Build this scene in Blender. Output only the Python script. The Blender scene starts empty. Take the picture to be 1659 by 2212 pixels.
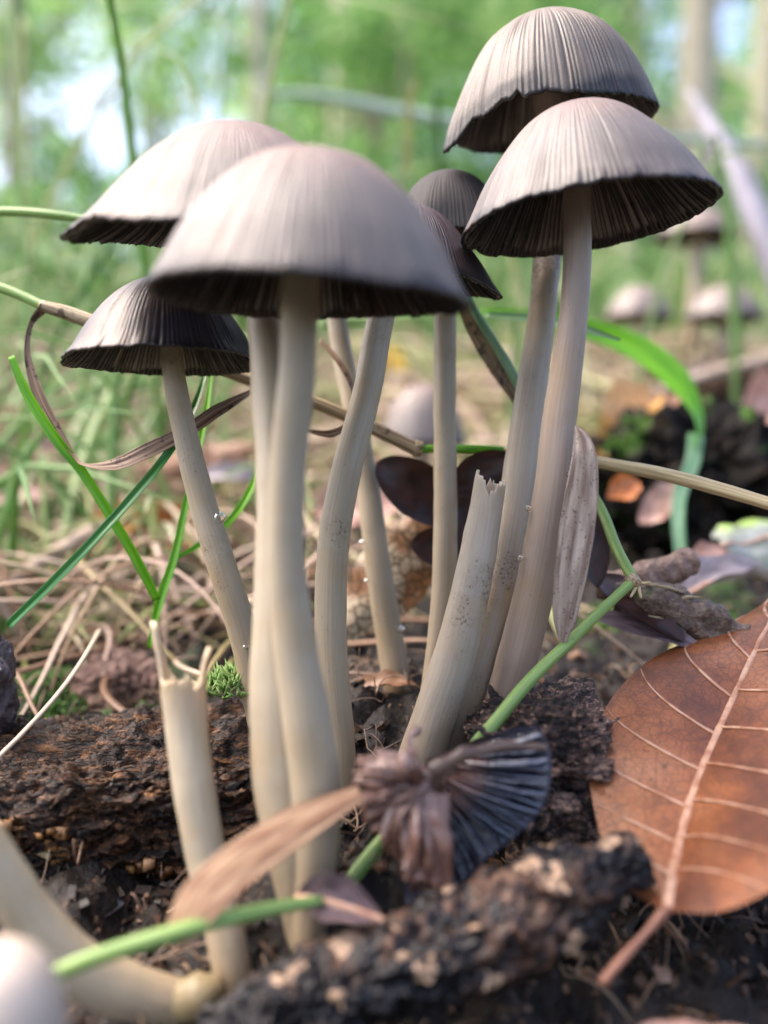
import bpy, math, random
import numpy as np
from math import radians, sin, cos, pi

sc = bpy.context.scene
rng = np.random.default_rng(7)
random.seed(7)

# ------------------------------------------------------------------ camera, light, exposure
FPX, PITCH, CAMZ = 1916.0, radians(5.0), 0.062
cam_d = bpy.data.cameras.new('camera')
cam = bpy.data.objects.new('camera', cam_d)
sc.collection.objects.link(cam)
sc.camera = cam
cam.location = (0, 0, CAMZ)
cam.rotation_euler = (pi / 2 - PITCH, 0, 0)
cam_d.sensor_fit = 'VERTICAL'
cam_d.sensor_height = 36.0
cam_d.lens = FPX / 2212.0 * 36.0
cam_d.clip_start = 0.005
cam_d.clip_end = 500.0
cam_d.dof.use_dof = True
cam_d.dof.focus_distance = 0.1105
cam_d.dof.aperture_fstop = cam_d.lens / 3.1

SUN_EL, SUN_AZ = radians(58), radians(-82)       # azimuth from +Y (away from the camera) towards +X
world = bpy.data.worlds.new('World')
sc.world = world
world.use_nodes = True
wn = world.node_tree
wn.nodes.clear()
sky = wn.nodes.new('ShaderNodeTexSky')
sky.sky_type = 'NISHITA'
sky.sun_disc = False
sky.sun_elevation = SUN_EL
sky.sun_rotation = SUN_AZ
sky.air_density = 0.8
sky.dust_density = 5.0
sky.ozone_density = 1.0
bgn = wn.nodes.new('ShaderNodeBackground')
bgn.inputs[1].default_value = 0.15
wo = wn.nodes.new('ShaderNodeOutputWorld')
wn.links.new(sky.outputs[0], bgn.inputs[0])
wn.links.new(bgn.outputs[0], wo.inputs[0])

sun_d = bpy.data.lights.new('sun', 'SUN')
sun_d.energy = 0.9
sun_d.angle = radians(60)
sun_d.color = (1.0, 0.95, 0.88)
sun = bpy.data.objects.new('sun', sun_d)
sc.collection.objects.link(sun)
from mathutils import Vector
sdir = Vector((sin(SUN_AZ) * cos(SUN_EL), cos(SUN_AZ) * cos(SUN_EL), sin(SUN_EL)))
sun.rotation_euler = sdir.to_track_quat('Z', 'Y').to_euler()

sc.view_settings.view_transform = 'Standard'
sc.view_settings.look = 'None'
sc.view_settings.exposure = 2.0
sc.view_settings.gamma = 1.0
sc.view_settings.use_curve_mapping = False
sc.view_settings.use_white_balance = True
sc.view_settings.white_balance_temperature = 6750
sc.view_settings.white_balance_tint = 12
sc.cycles.max_bounces = 8
sc.cycles.sample_clamp_indirect = 8.0

# ------------------------------------------------------------------ helpers
CP, SP = cos(PITCH), sin(PITCH)
FW = np.array([0, CP, -SP]); UP = np.array([0, SP, CP]); CAM = np.array([0, 0, CAMZ])

def P(px, py, d):
    """a point of the place from where it is seen and how many centimetres deep it stands"""
    d = d * 0.01
    return CAM + np.array([1, 0, 0]) * ((px - 829.5) / FPX * d) + UP * ((1106 - py) / FPX * d) + FW * d

def RR(w, d):
    return w / FPX * d * 0.01

def nrm(v):
    v = np.asarray(v, float)
    return v / (np.linalg.norm(v, axis=-1, keepdims=True) + 1e-12)

def _h(ix, iy, iz, s):
    n = (ix.astype(np.uint64) * np.uint64(73856093)) ^ (iy.astype(np.uint64) * np.uint64(19349663)) ^ (iz.astype(np.uint64) * np.uint64(83492791)) ^ np.uint64(s * 2654435761 % (1 << 40))
    n &= np.uint64(0xffffffff)
    n = (n ^ (n >> np.uint64(15))) * np.uint64(2246822519) & np.uint64(0xffffffff)
    n = (n ^ (n >> np.uint64(13))) * np.uint64(3266489917) & np.uint64(0xffffffff)
    n ^= n >> np.uint64(16)
    return n.astype(np.float64) / 4294967295.0 * 2 - 1

def noise(p, s=0):
    p = np.asarray(p, float) + 1000.0
    i = np.floor(p).astype(np.int64); f = p - i
    f = f * f * (3 - 2 * f)
    x, y, z = i[..., 0], i[..., 1], i[..., 2]
    fx, fy, fz = f[..., 0], f[..., 1], f[..., 2]
    r = 0
    for dx in (0, 1):
        for dy in (0, 1):
            for dz in (0, 1):
                w = (fx if dx else 1 - fx) * (fy if dy else 1 - fy) * (fz if dz else 1 - fz)
                r = r + w * _h(x + dx, y + dy, z + dz, s)
    return r

def fbm(p, o=4, s=0, g=0.5):
    p = np.asarray(p, float); r = 0; a = 1
    for k in range(o):
        r = r + a * noise(p * 2 ** k, s + k * 17); a *= g
    return r

def crom(pts, n):
    pts = np.asarray(pts, float)
    m = len(pts)
    t = np.linspace(0, m - 1, n); i = np.clip(t.astype(int), 0, m - 2); f = (t - i)[:, None]
    q = np.vstack([2 * pts[0] - pts[1], pts, 2 * pts[-1] - pts[-2]])
    a, b, c, d = q[i], q[i + 1], q[i + 2], q[i + 3]
    return 0.5 * (2 * b + (c - a) * f + (2 * a - 5 * b + 4 * c - d) * f * f + (3 * b - a - 3 * c + d) * f ** 3)

def grid(nu, nv, close=False):
    I, J = np.meshgrid(np.arange(nu if close else nu - 1), np.arange(nv - 1))
    I = I.ravel(); J = J.ravel()
    ix = lambda i, j: j * nu + (i % nu)
    F = np.stack([ix(I, J), ix(I + 1, J), ix(I + 1, J + 1), ix(I, J + 1)], 1)
    U = float(nu if close else nu - 1); W = float(nv - 1)
    uv = np.stack([np.stack([I / U, J / W], 1), np.stack([(I + 1) / U, J / W], 1), np.stack([(I + 1) / U, (J + 1) / W], 1), np.stack([I / U, (J + 1) / W], 1)], 1)
    return F, uv.reshape(-1, 2)

ORI = {}
def props(o, label=None, cat=None, group=None, kind=None):
    if label: o['label'] = label
    if cat: o['category'] = cat
    if group: o['group'] = group
    if kind: o['kind'] = kind

def root(name, loc, label, cat, group=None):
    o = bpy.data.objects.new(name, None)
    sc.collection.objects.link(o)
    o.location = loc; o.empty_display_size = 0.005
    ORI[o] = np.array(loc, float)
    props(o, label, cat, group)
    return o

def mk(name, V, F, mat, parent=None, uv=None, smooth=True, tint=None, label=None, cat=None, group=None, kind=None, origin=None):
    V = np.asarray(V, float)
    if parent is not None: org = ORI[parent]
    elif origin is not None: org = np.asarray(origin, float)
    else:
        org = V.mean(0); org[2] = V[:, 2].min()
    Fs = F if isinstance(F, list) else [F]
    Fs = [np.asarray(f, np.int64) for f in Fs if len(f)]
    me = bpy.data.meshes.new(name)
    me.vertices.add(len(V)); me.vertices.foreach_set('co', (V - org).astype(np.float32).ravel())
    loops = np.concatenate([f.ravel() for f in Fs]); tot = np.concatenate([np.full(len(f), f.shape[1]) for f in Fs])
    me.loops.add(len(loops)); me.loops.foreach_set('vertex_index', loops.astype(np.int32))
    me.polygons.add(len(tot)); st = np.concatenate([[0], np.cumsum(tot)[:-1]])
    me.polygons.foreach_set('loop_start', st.astype(np.int32))
    me.polygons.foreach_set('use_smooth', np.full(len(tot), smooth))
    if uv is not None:
        l = me.uv_layers.new(name='UVMap'); l.data.foreach_set('uv', np.asarray(uv, np.float32).ravel())
    if tint is not None:
        a = me.attributes.new('tint', 'FLOAT', 'POINT'); a.data.foreach_set('value', np.asarray(tint, np.float32))
    me.update(calc_edges=True); me.validate()
    me.materials.append(mat)
    o = bpy.data.objects.new(name, me)
    sc.collection.objects.link(o)
    if parent is not None: o.parent = parent; ORI[o] = org
    else: o.location = org; ORI[o] = org
    props(o, label, cat, group, kind)
    return o

class Acc:
    """collects shapes for one mesh"""
    def __init__(s): s.V = []; s.F = []; s.U = []; s.T = []; s.n = 0
    def add(s, V, F, uv=None, tint=0.5):
        F = np.asarray(F)
        s.V.append(V); s.F.append(F + s.n); s.n += len(V)
        s.U.append(uv if uv is not None else np.zeros((F.size, 2)))
        s.T.append(np.full(len(V), tint) if np.isscalar(tint) else tint)
    def build(s, name, mat, parent=None, **k):
        by = {}
        for f, u in zip(s.F, s.U): by.setdefault(f.shape[1], []).append((f, u))
        Fs = []; Us = []
        for kk in by:
            Fs.append(np.concatenate([a for a, _ in by[kk]])); Us.append(np.concatenate([b for _, b in by[kk]]))
        return mk(name, np.concatenate(s.V), Fs, mat, parent, uv=np.concatenate(Us), tint=np.concatenate(s.T), **k)

def sweep(path, rx, ry=None, seg=16, hint=None, n=None, fold=0.0, rib=0.0, ribk=9, bump=0.0, bscale=300, seed=0, twist=None, ends=True, lens=False):
    """tube or blade along a path: rx half width, ry half thickness; hint is the side the flat face looks to"""
    path = np.asarray(path, float)
    n = n or len(path) * 6
    C = crom(path, n)
    def rs(a):
        if np.isscalar(a): return np.full(n, float(a))
        a = np.asarray(a, float)
        return np.interp(np.linspace(0, 1, n), np.linspace(0, 1, len(a)), a)
    rx = rs(rx); ry = rx if ry is None else rs(ry)
    T = nrm(np.gradient(C, axis=0))
    H = np.array([0, -1, 0.0]) if hint is None else np.asarray(hint, float)
    W = nrm(np.cross(T, H)); N = nrm(np.cross(W, T))
    if twist is not None:
        a = rs(twist)[:, None]; W, N = W * np.cos(a) + N * np.sin(a), N * np.cos(a) - W * np.sin(a)
    if ends:
        C = np.vstack([C[:1], C, C[-1:]]); W = np.vstack([W[:1], W, W[-1:]]); N = np.vstack([N[:1], N, N[-1:]])
        rx = np.concatenate([[rx[0] * .02], rx, [rx[-1] * .02]]); ry = np.concatenate([[ry[0] * .02], ry, [ry[-1] * .02]])
    th = np.linspace(0, 2 * pi, seg, endpoint=False)
    cx = np.cos(th)[None, :]; sy = np.sin(th)[None, :]
    X = rx[:, None] * cx
    Y = ry[:, None] * sy + fold * rx[:, None] * np.abs(cx) + rib * rx[:, None] * np.cos(cx * ribk * pi) * (1 - cx ** 4)
    V = C[:, None, :] + W[:, None, :] * X[..., None] + N[:, None, :] * Y[..., None]
    if bump:
        R = nrm(W[:, None, :] * cx[..., None] + N[:, None, :] * sy[..., None])
        V = V + R * (fbm(V * bscale, 3, seed) * bump)[..., None]
    F, uv = grid(seg, len(C), True)
    return V.reshape(-1, 3), F, uv

# ------------------------------------------------------------------ materials
def newmat(name):
    m = bpy.data.materials.new(name); m.use_nodes = True
    nt = m.node_tree; nt.nodes.clear()
    out = nt.nodes.new('ShaderNodeOutputMaterial')
    return m, nt, out

def nd(nt, typ, ins=None, **attrs):
    n = nt.nodes.new('ShaderNode' + typ)
    for k, v in attrs.items(): setattr(n, k, v)
    for k, v in (ins or {}).items():
        if isinstance(v, bpy.types.NodeSocket): nt.links.new(v, n.inputs[k])
        else: n.inputs[k].default_value = v
    return n

def col4(c): return (c[0], c[1], c[2], 1.0)

def ramp(nt, fac, stops):
    r = nt.nodes.new('ShaderNodeValToRGB')
    while len(r.color_ramp.elements) < len(stops): r.color_ramp.elements.new(0.5)
    for e, (p, c) in zip(r.color_ramp.elements, stops):
        e.position = p; e.color = col4(c) if not np.isscalar(c) else (c, c, c, 1)
    nt.links.new(fac, r.inputs[0])
    return r.outputs[0]

def mth(nt, op, a, b=0.0, c=None):
    n = nt.nodes.new('ShaderNodeMath'); n.operation = op
    for i, v in enumerate((a, b) + ((c,) if c is not None else ())):
        if isinstance(v, bpy.types.NodeSocket): nt.links.new(v, n.inputs[i])
        else: n.inputs[i].default_value = v
    return n.outputs[0]

def mix(nt, f, a, b, mode='MIX'):
    n = nt.nodes.new('ShaderNodeMix'); n.data_type = 'RGBA'; n.blend_type = mode
    for i, v in ((0, f), (6, a), (7, b)):
        if isinstance(v, bpy.types.NodeSocket): nt.links.new(v, n.inputs[i])
        elif i == 0: n.inputs[0].default_value = v
        else: n.inputs[i].default_value = col4(v)
    return n.outputs[2]

def noi(nt, vec, scale, detail=3, rough=.55, dist=0.0):
    n = nd(nt, 'TexNoise', {'Scale': scale, 'Detail': detail, 'Roughness': rough, 'Distortion': dist})
    nt.links.new(vec, n.inputs['Vector'])
    return n.outputs['Fac']

def mapped(nt, vec, scale):
    return nd(nt, 'Mapping', {'Vector': vec, 'Scale': scale}).outputs[0]

def finish(nt, out, col, rough=.5, bump=None, bd=1e-4, bs=1.0, trans=0.0, tcol=None, sss=0.0, spec=.5, coat=0.0, sssr=.0015):
    p = nd(nt, 'BsdfPrincipled', {'Base Color': col, 'Roughness': rough, 'Specular IOR Level': spec, 'Coat Weight': coat, 'Coat Roughness': .15})
    if sss:
        p.inputs['Subsurface Weight'].default_value = sss
        p.inputs['Subsurface Radius'].default_value = (1, .75, .5)
        p.inputs['Subsurface Scale'].default_value = sssr
    if bump is not None:
        b = nd(nt, 'Bump', {'Height': bump, 'Distance': bd, 'Strength': bs})
        nt.links.new(b.outputs[0], p.inputs['Normal'])
    sh = p.outputs[0]
    if trans:
        t = nd(nt, 'BsdfTranslucent', {'Color': tcol if tcol is not None else col})
        mx = nd(nt, 'MixShader', {0: trans}); nt.links.new(sh, mx.inputs[1]); nt.links.new(t.outputs[0], mx.inputs[2]); sh = mx.outputs[0]
    nt.links.new(sh, out.inputs[0])

def m_cap(name, apex, mid, rim, N, grain=1.0, stripes=.5, rough=.42, band=0.0):
    m, nt, out = newmat(name)
    tc = nd(nt, 'TexCoord'); sep = nd(nt, 'SeparateXYZ', {0: tc.outputs['UV']})
    u, v = sep.outputs[0], sep.outputs[1]
    n1 = noi(nt, tc.outputs['Object'], 160, 4)
    vv = mth(nt, 'ADD', v, mth(nt, 'MULTIPLY', mth(nt, 'SUBTRACT', n1, .5), .16))
    c = ramp(nt, vv, [(0, apex), (.14, apex), (.30, mid), (.455 - band, [a * .85 for a in mid]), (.492 - band, rim), (.525, rim), (.545, (.66, .61, .55)), (.70, (.50, .45, .40)), (.84, (.08, .06, .055)), (1, (.03, .025, .022))])
    # furrows over the gills are a thinner, darker skin
    st = nd(nt, 'TexNoise', {'Scale': 1.0, 'Detail': 2.0}, noise_dimensions='2D')
    nt.links.new(mapped(nt, tc.outputs['UV'], (N * 2.2, 5.0, 1)), st.inputs['Vector'])
    s = ramp(nt, st.outputs['Fac'], [(.36, 1 - stripes * .45), (.6, 1.0)])
    gate = ramp(nt, v, [(.06, 0.0), (.25, 1.0)])
    sm = mix(nt, gate, (1, 1, 1), s)
    at = nd(nt, 'Attribute', attribute_name='tint')
    sm = mix(nt, 1.0, sm, ramp(nt, at.outputs['Fac'], [(.45, 1.0), (1.0, 1 - stripes * .95)]), 'MULTIPLY')
    c = mix(nt, 1.0, c, sm, 'MULTIPLY')
    n2 = noi(nt, tc.outputs['Object'], 5200, 2, .7)
    c = mix(nt, 1.0, c, ramp(nt, n2, [(.3, .78), (.7, 1.2)]), 'MULTIPLY')
    n3 = noi(nt, tc.outputs['Object'], 60, 3)
    c = mix(nt, ramp(nt, n3, [(.5, 0.0), (.8, .45)]), c, (.30, .17, .10))
    hb = mth(nt, 'ADD', mth(nt, 'MULTIPLY', n2, .5 * grain), mth(nt, 'MULTIPLY', st.outputs['Fac'], .6))
    finish(nt, out, c, rough, hb, 1.3e-4, .8, spec=.7, trans=.22, tcol=c)
    return m

def m_gill(name, dark, pale, edge=.6):
    m, nt, out = newmat(name)
    tc = nd(nt, 'TexCoord'); sep = nd(nt, 'SeparateXYZ', {0: tc.outputs['UV']})
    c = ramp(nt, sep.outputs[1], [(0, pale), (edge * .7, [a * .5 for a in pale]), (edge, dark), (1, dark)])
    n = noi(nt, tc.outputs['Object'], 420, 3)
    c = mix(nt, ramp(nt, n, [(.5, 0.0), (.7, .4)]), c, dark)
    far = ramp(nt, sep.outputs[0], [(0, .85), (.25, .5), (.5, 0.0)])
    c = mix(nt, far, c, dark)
    finish(nt, out, c, .38, n, 1e-4, .5, trans=.42, tcol=c)
    return m

def m_stem(name, col, low, dirt=.3, sss=.5):
    m, nt, out = newmat(name)
    tc = nd(nt, 'TexCoord'); sep = nd(nt, 'SeparateXYZ', {0: tc.outputs['UV']})
    ob = tc.outputs['Object']
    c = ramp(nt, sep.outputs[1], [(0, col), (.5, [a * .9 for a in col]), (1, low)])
    fib = nd(nt, 'TexNoise', {'Scale': 1.0, 'Detail': 3.0}); nt.links.new(mapped(nt, tc.outputs['UV'], (46, 7, 1)), fib.inputs['Vector'])
    c = mix(nt, 1.0, c, ramp(nt, fib.outputs['Fac'], [(.3, .9), (.65, 1.04)]), 'MULTIPLY')
    blot = noi(nt, ob, 110, 3)
    c = mix(nt, ramp(nt, blot, [(.5, 0.0), (.72, .5)]), c, (.34, .23, .10))
    sp = noi(nt, ob, 2600, 3, .65); patch = noi(nt, ob, 95, 3, .6)
    thr = mth(nt, 'ADD', sp, mth(nt, 'MULTIPLY', mth(nt, 'SUBTRACT', patch, .5), 1.7 * dirt + .2))
    k = ramp(nt, thr, [(.72 - dirt * .10, 0.0), (.80 - dirt * .08, .8)])
    smd = mth(nt, 'MULTIPLY', ramp(nt, patch, [(.52, 0.0), (.68, .75 * min(1, dirt * 1.5))]), ramp(nt, noi(nt, ob, 700, 3, .7), [(.4, .15), (.62, 1.0)]))
    c = mix(nt, smd, c, (.17, .115, .07))
    c = mix(nt, k, c, (.10, .06, .038))
    finish(nt, out, c, .46, mth(nt, 'ADD', fib.outputs['Fac'], mth(nt, 'MULTIPLY', sp, .35)), 9e-5, .7, sss=sss, spec=.45)
    return m

def m_blade(name, c1, c2, trans=.35, rough=.38, streak=30, spots=None, bump=8e-5, lo=.35, hi=.65, spec=.5):
    m, nt, out = newmat(name)
    tc = nd(nt, 'TexCoord'); ob = tc.outputs['Object']
    f = nd(nt, 'TexNoise', {'Scale': 1.0, 'Detail': 3.0}); nt.links.new(mapped(nt, tc.outputs['UV'], (streak, 4, 1)), f.inputs['Vector'])
    c = ramp(nt, f.outputs['Fac'], [(lo, c1), (hi, c2)])
    if spots:
        s = noi(nt, ob, spots[0], 3, .6); c = mix(nt, ramp(nt, s, [(spots[1], 0.0), (spots[1] + .07, .85)]), c, spots[2])
    finish(nt, out, c, rough, f.outputs['Fac'], bump, .8, trans=trans, spec=spec)
    return m

def m_tint(name, stops, rough=.6, trans=0.0, nscale=900, bd=2e-4, amp=.5, spec=.5):
    m, nt, out = newmat(name)
    tc = nd(nt, 'TexCoord'); at = nd(nt, 'Attribute', attribute_name='tint')
    n = noi(nt, tc.outputs['Object'], nscale, 3, .6)
    f = mth(nt, 'ADD', at.outputs['Fac'], mth(nt, 'MULTIPLY', mth(nt, 'SUBTRACT', n, .5), amp))
    c = ramp(nt, f, stops)
    finish(nt, out, c, rough, n, bd, .6, trans=trans, spec=spec)
    return m

def m_wood(name, stops, scale=(1, 1, 1), s=300, rough=.45, bd=6e-4, moss=0.0, spec=.5, big=0.0, cells=0):
    m, nt, out = newmat(name)
    tc = nd(nt, 'TexCoord'); ob = tc.outputs['Object']
    n = noi(nt, mapped(nt, ob, scale), s, 5, .65, .6)
    n2 = noi(nt, mapped(nt, ob, scale), s * 4.5, 3, .6)
    nb = noi(nt, ob, s * .33, 2)
    c = ramp(nt, mth(nt, 'ADD', mth(nt, 'ADD', mth(nt, 'MULTIPLY', n, .65), mth(nt, 'MULTIPLY', n2, .35)), mth(nt, 'MULTIPLY', mth(nt, 'SUBTRACT', nb, .5), big)), stops)
    if cells:
        vo = nd(nt, 'TexVoronoi', {'Scale': cells}); nt.links.new(nd(nt, 'VectorMath', {0: ob, 1: nd(nt, 'VectorMath', {0: nd(nt, 'TexNoise', {'Vector': ob, 'Scale': 400.0}).outputs['Color'], 1: (.0022, .0022, .0022)}, operation='MULTIPLY').outputs[0]}, operation='ADD').outputs[0], vo.inputs['Vector'])
        cr = nd(nt, 'SeparateXYZ', {0: vo.outputs['Color']}).outputs[0]
        c = mix(nt, ramp(nt, cr, [(.93, 0.0), (.95, .8)]), c, mix(nt, n, (.42, .24, .11), (.55, .40, .30)))
    if moss:
        q = noi(nt, ob, 90, 4); c = mix(nt, ramp(nt, q, [(1 - moss, 0.0), (1.06 - moss, .9)]), c, (.05, .12, .015))
    finish(nt, out, c, rough, mth(nt, 'ADD', n, mth(nt, 'MULTIPLY', n2, .5)), bd, 1.0, spec=spec)
    return m

CAP_A = m_cap('cap_skin_tan', (.27, .18, .145), (.20, .168, .15), (.035, .028, .030), 110)
CAP_D = m_cap('cap_skin_grey', (.25, .175, .15), (.192, .162, .148), (.028, .022, .024), 96)
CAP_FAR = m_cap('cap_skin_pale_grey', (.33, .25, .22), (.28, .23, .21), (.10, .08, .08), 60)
CAP_E = m_cap('cap_skin_tan_sparkling', (.245, .185, .145), (.215, .178, .148), (.018, .014, .015), 84, grain=1.6, stripes=.6, band=.018)
CAP_C = m_cap('cap_skin_dark', (.055, .038, .038), (.045, .038, .045), (.012, .010, .012), 90, rough=.34)
CAP_F = m_cap('cap_skin_blackening', (.02, .014, .016), (.014, .010, .010), (.006, .005, .006), 90, rough=.7)
CAP_G = m_cap('cap_skin_violet_grey', (.10, .07, .072), (.07, .05, .055), (.02, .015, .017), 90)
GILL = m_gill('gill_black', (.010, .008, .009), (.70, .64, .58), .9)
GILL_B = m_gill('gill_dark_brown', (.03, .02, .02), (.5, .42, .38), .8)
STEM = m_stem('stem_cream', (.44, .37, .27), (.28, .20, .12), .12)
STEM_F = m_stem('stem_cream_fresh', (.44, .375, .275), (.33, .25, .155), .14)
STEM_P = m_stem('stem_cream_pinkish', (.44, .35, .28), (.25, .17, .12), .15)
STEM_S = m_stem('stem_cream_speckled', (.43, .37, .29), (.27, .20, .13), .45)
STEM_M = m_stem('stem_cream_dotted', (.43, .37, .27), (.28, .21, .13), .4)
GREEN = m_blade('grass_green', (.10, .36, .012), (.22, .55, .02), .3, .3, 8)
GREEN_D = m_blade('grass_deep_green', (.035, .19, .035), (.09, .33, .08), .25, .25, 8)
GREEN_P = m_blade('grass_pale_green', (.18, .34, .09), (.32, .45, .14), .25, .35, 10, spots=(900, .66, (.2, .14, .05)))
STRAWY = m_blade('dry_straw', (.16, .105, .06), (.52, .42, .25), .1, .5, 16, spots=(700, .6, (.07, .04, .022)), bump=1.5e-4)
STRAW_L = m_blade('pale_straw', (.38, .29, .15), (.62, .52, .30), .1, .45, 16, bump=1.5e-4)
DRYLEAF = m_blade('dry_leaf_blade', (.12, .06, .036), (.44, .30, .20), .2, .5, 13, spots=(800, .58, (.04, .02, .015)), bump=2e-4)
DRYGREY = m_blade('grey_dry_leaf_blade', (.26, .17, .13), (.66, .56, .46), .35, .5, 10, spots=(2600, .60, (.08, .05, .04)), bump=2e-4)
DRYPINK = m_blade('reddish_dry_leaf_blade', (.26, .12, .06), (.58, .38, .23), .3, .5, 12, bump=2e-4)
BLUEGRASS = m_blade('blue_green_grass', (.15, .34, .17), (.32, .50, .32), .3, .35, 6)

# ------------------------------------------------------------------ ground
YP = np.array([-900, -50, 7, 9, 11, 13, 20, 30, 40, 50, 80, 150, 300, 600, 1500, 3000, 9000]) * .01
ZP = np.array([-30, -6.3, -6.0, -5.5, -5.0, -4.5, -3.7, -2.1, 1.2, 3.6, 8.0, 17, 34, 60, 120, 190, 420]) * .01 + CAMZ
def gbase(x, y):
    return np.interp(y, YP, ZP) + .0085 * np.exp(-((x - .005) / .022) ** 2 - ((y - .117) / .018) ** 2) + .0065 * np.exp(-((x + .007) / .010) ** 2 - ((y - .090) / .009) ** 2)
def ground_z(x, y, fine=True):
    x = np.asarray(x, float); y = np.asarray(y, float)
    p = np.stack([x, y, np.zeros_like(x)], -1)
    z = gbase(x, y)
    s = np.clip(y / .2, 1, 30)
    z = z + fbm(p * 16, 2, 3) * .006 * np.clip((y - .10) / .1, .15, 1)
    if fine:
        near = np.clip(1.3 - y / .6, 0, 1)
        z = z + (np.abs(fbm(p * 90, 3, 5)) * .0045 + fbm(p * 420, 3, 9) * .0012) * near
    z = z + fbm(p * 1.3, 3, 4) * .03 * np.clip(y / 2, 0, 1)
    return z

ys = np.concatenate([-np.geomspace(8, .05, 30), np.linspace(-.04, .05, 6, endpoint=False), np.linspace(.05, .30, 230, endpoint=False), np.geomspace(.30, 90, 150)])
us = np.linspace(-1, 1, 420)
Yg, Ug = np.meshgrid(ys, us, indexing='ij')
Xg = np.sign(Ug) * np.abs(Ug) ** 1.35 * (.16 + 1.5 * np.abs(Yg))
Zg = ground_z(Xg, Yg)
V = np.stack([Xg, Yg, Zg], -1).reshape(-1, 3)
F, uv = grid(len(us), len(ys))
def m_ground():
    m, nt, out = newmat('humus')
    tc = nd(nt, 'TexCoord'); ob = tc.outputs['Object']
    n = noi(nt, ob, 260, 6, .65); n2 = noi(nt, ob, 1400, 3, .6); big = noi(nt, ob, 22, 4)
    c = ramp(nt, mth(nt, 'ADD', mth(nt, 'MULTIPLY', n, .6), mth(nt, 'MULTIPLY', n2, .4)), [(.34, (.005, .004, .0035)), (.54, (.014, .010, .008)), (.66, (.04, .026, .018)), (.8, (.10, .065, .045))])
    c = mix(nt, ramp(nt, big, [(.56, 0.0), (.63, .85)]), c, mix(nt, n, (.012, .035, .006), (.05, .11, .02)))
    sep = nd(nt, 'SeparateXYZ', {0: nd(nt, 'NewGeometry').outputs['Position']})
    far = nd(nt, 'MapRange', {0: sep.outputs[1], 1: .35, 2: 1.2}).outputs[0]
    fc = ramp(nt, noi(nt, ob, 7, 5), [(.35, (.09, .17, .04)), (.5, (.2, .3, .09)), (.6, (.36, .32, .18)), (.7, (.16, .3, .08))])
    c = mix(nt, far, c, fc)
    finish(nt, out, c, .6, mth(nt, 'ADD', n, mth(nt, 'MULTIPLY', n2, .5)), 8e-4, 1.0, spec=.3)
    return m
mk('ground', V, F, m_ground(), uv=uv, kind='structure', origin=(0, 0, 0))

def GZ(x, y): return float(ground_z(np.array([x]), np.array([y]))[0])

# ------------------------------------------------------------------ mushrooms
def smooth01(x): x = np.clip(x, 0, 1); return x * x * (3 - 2 * x)

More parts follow.
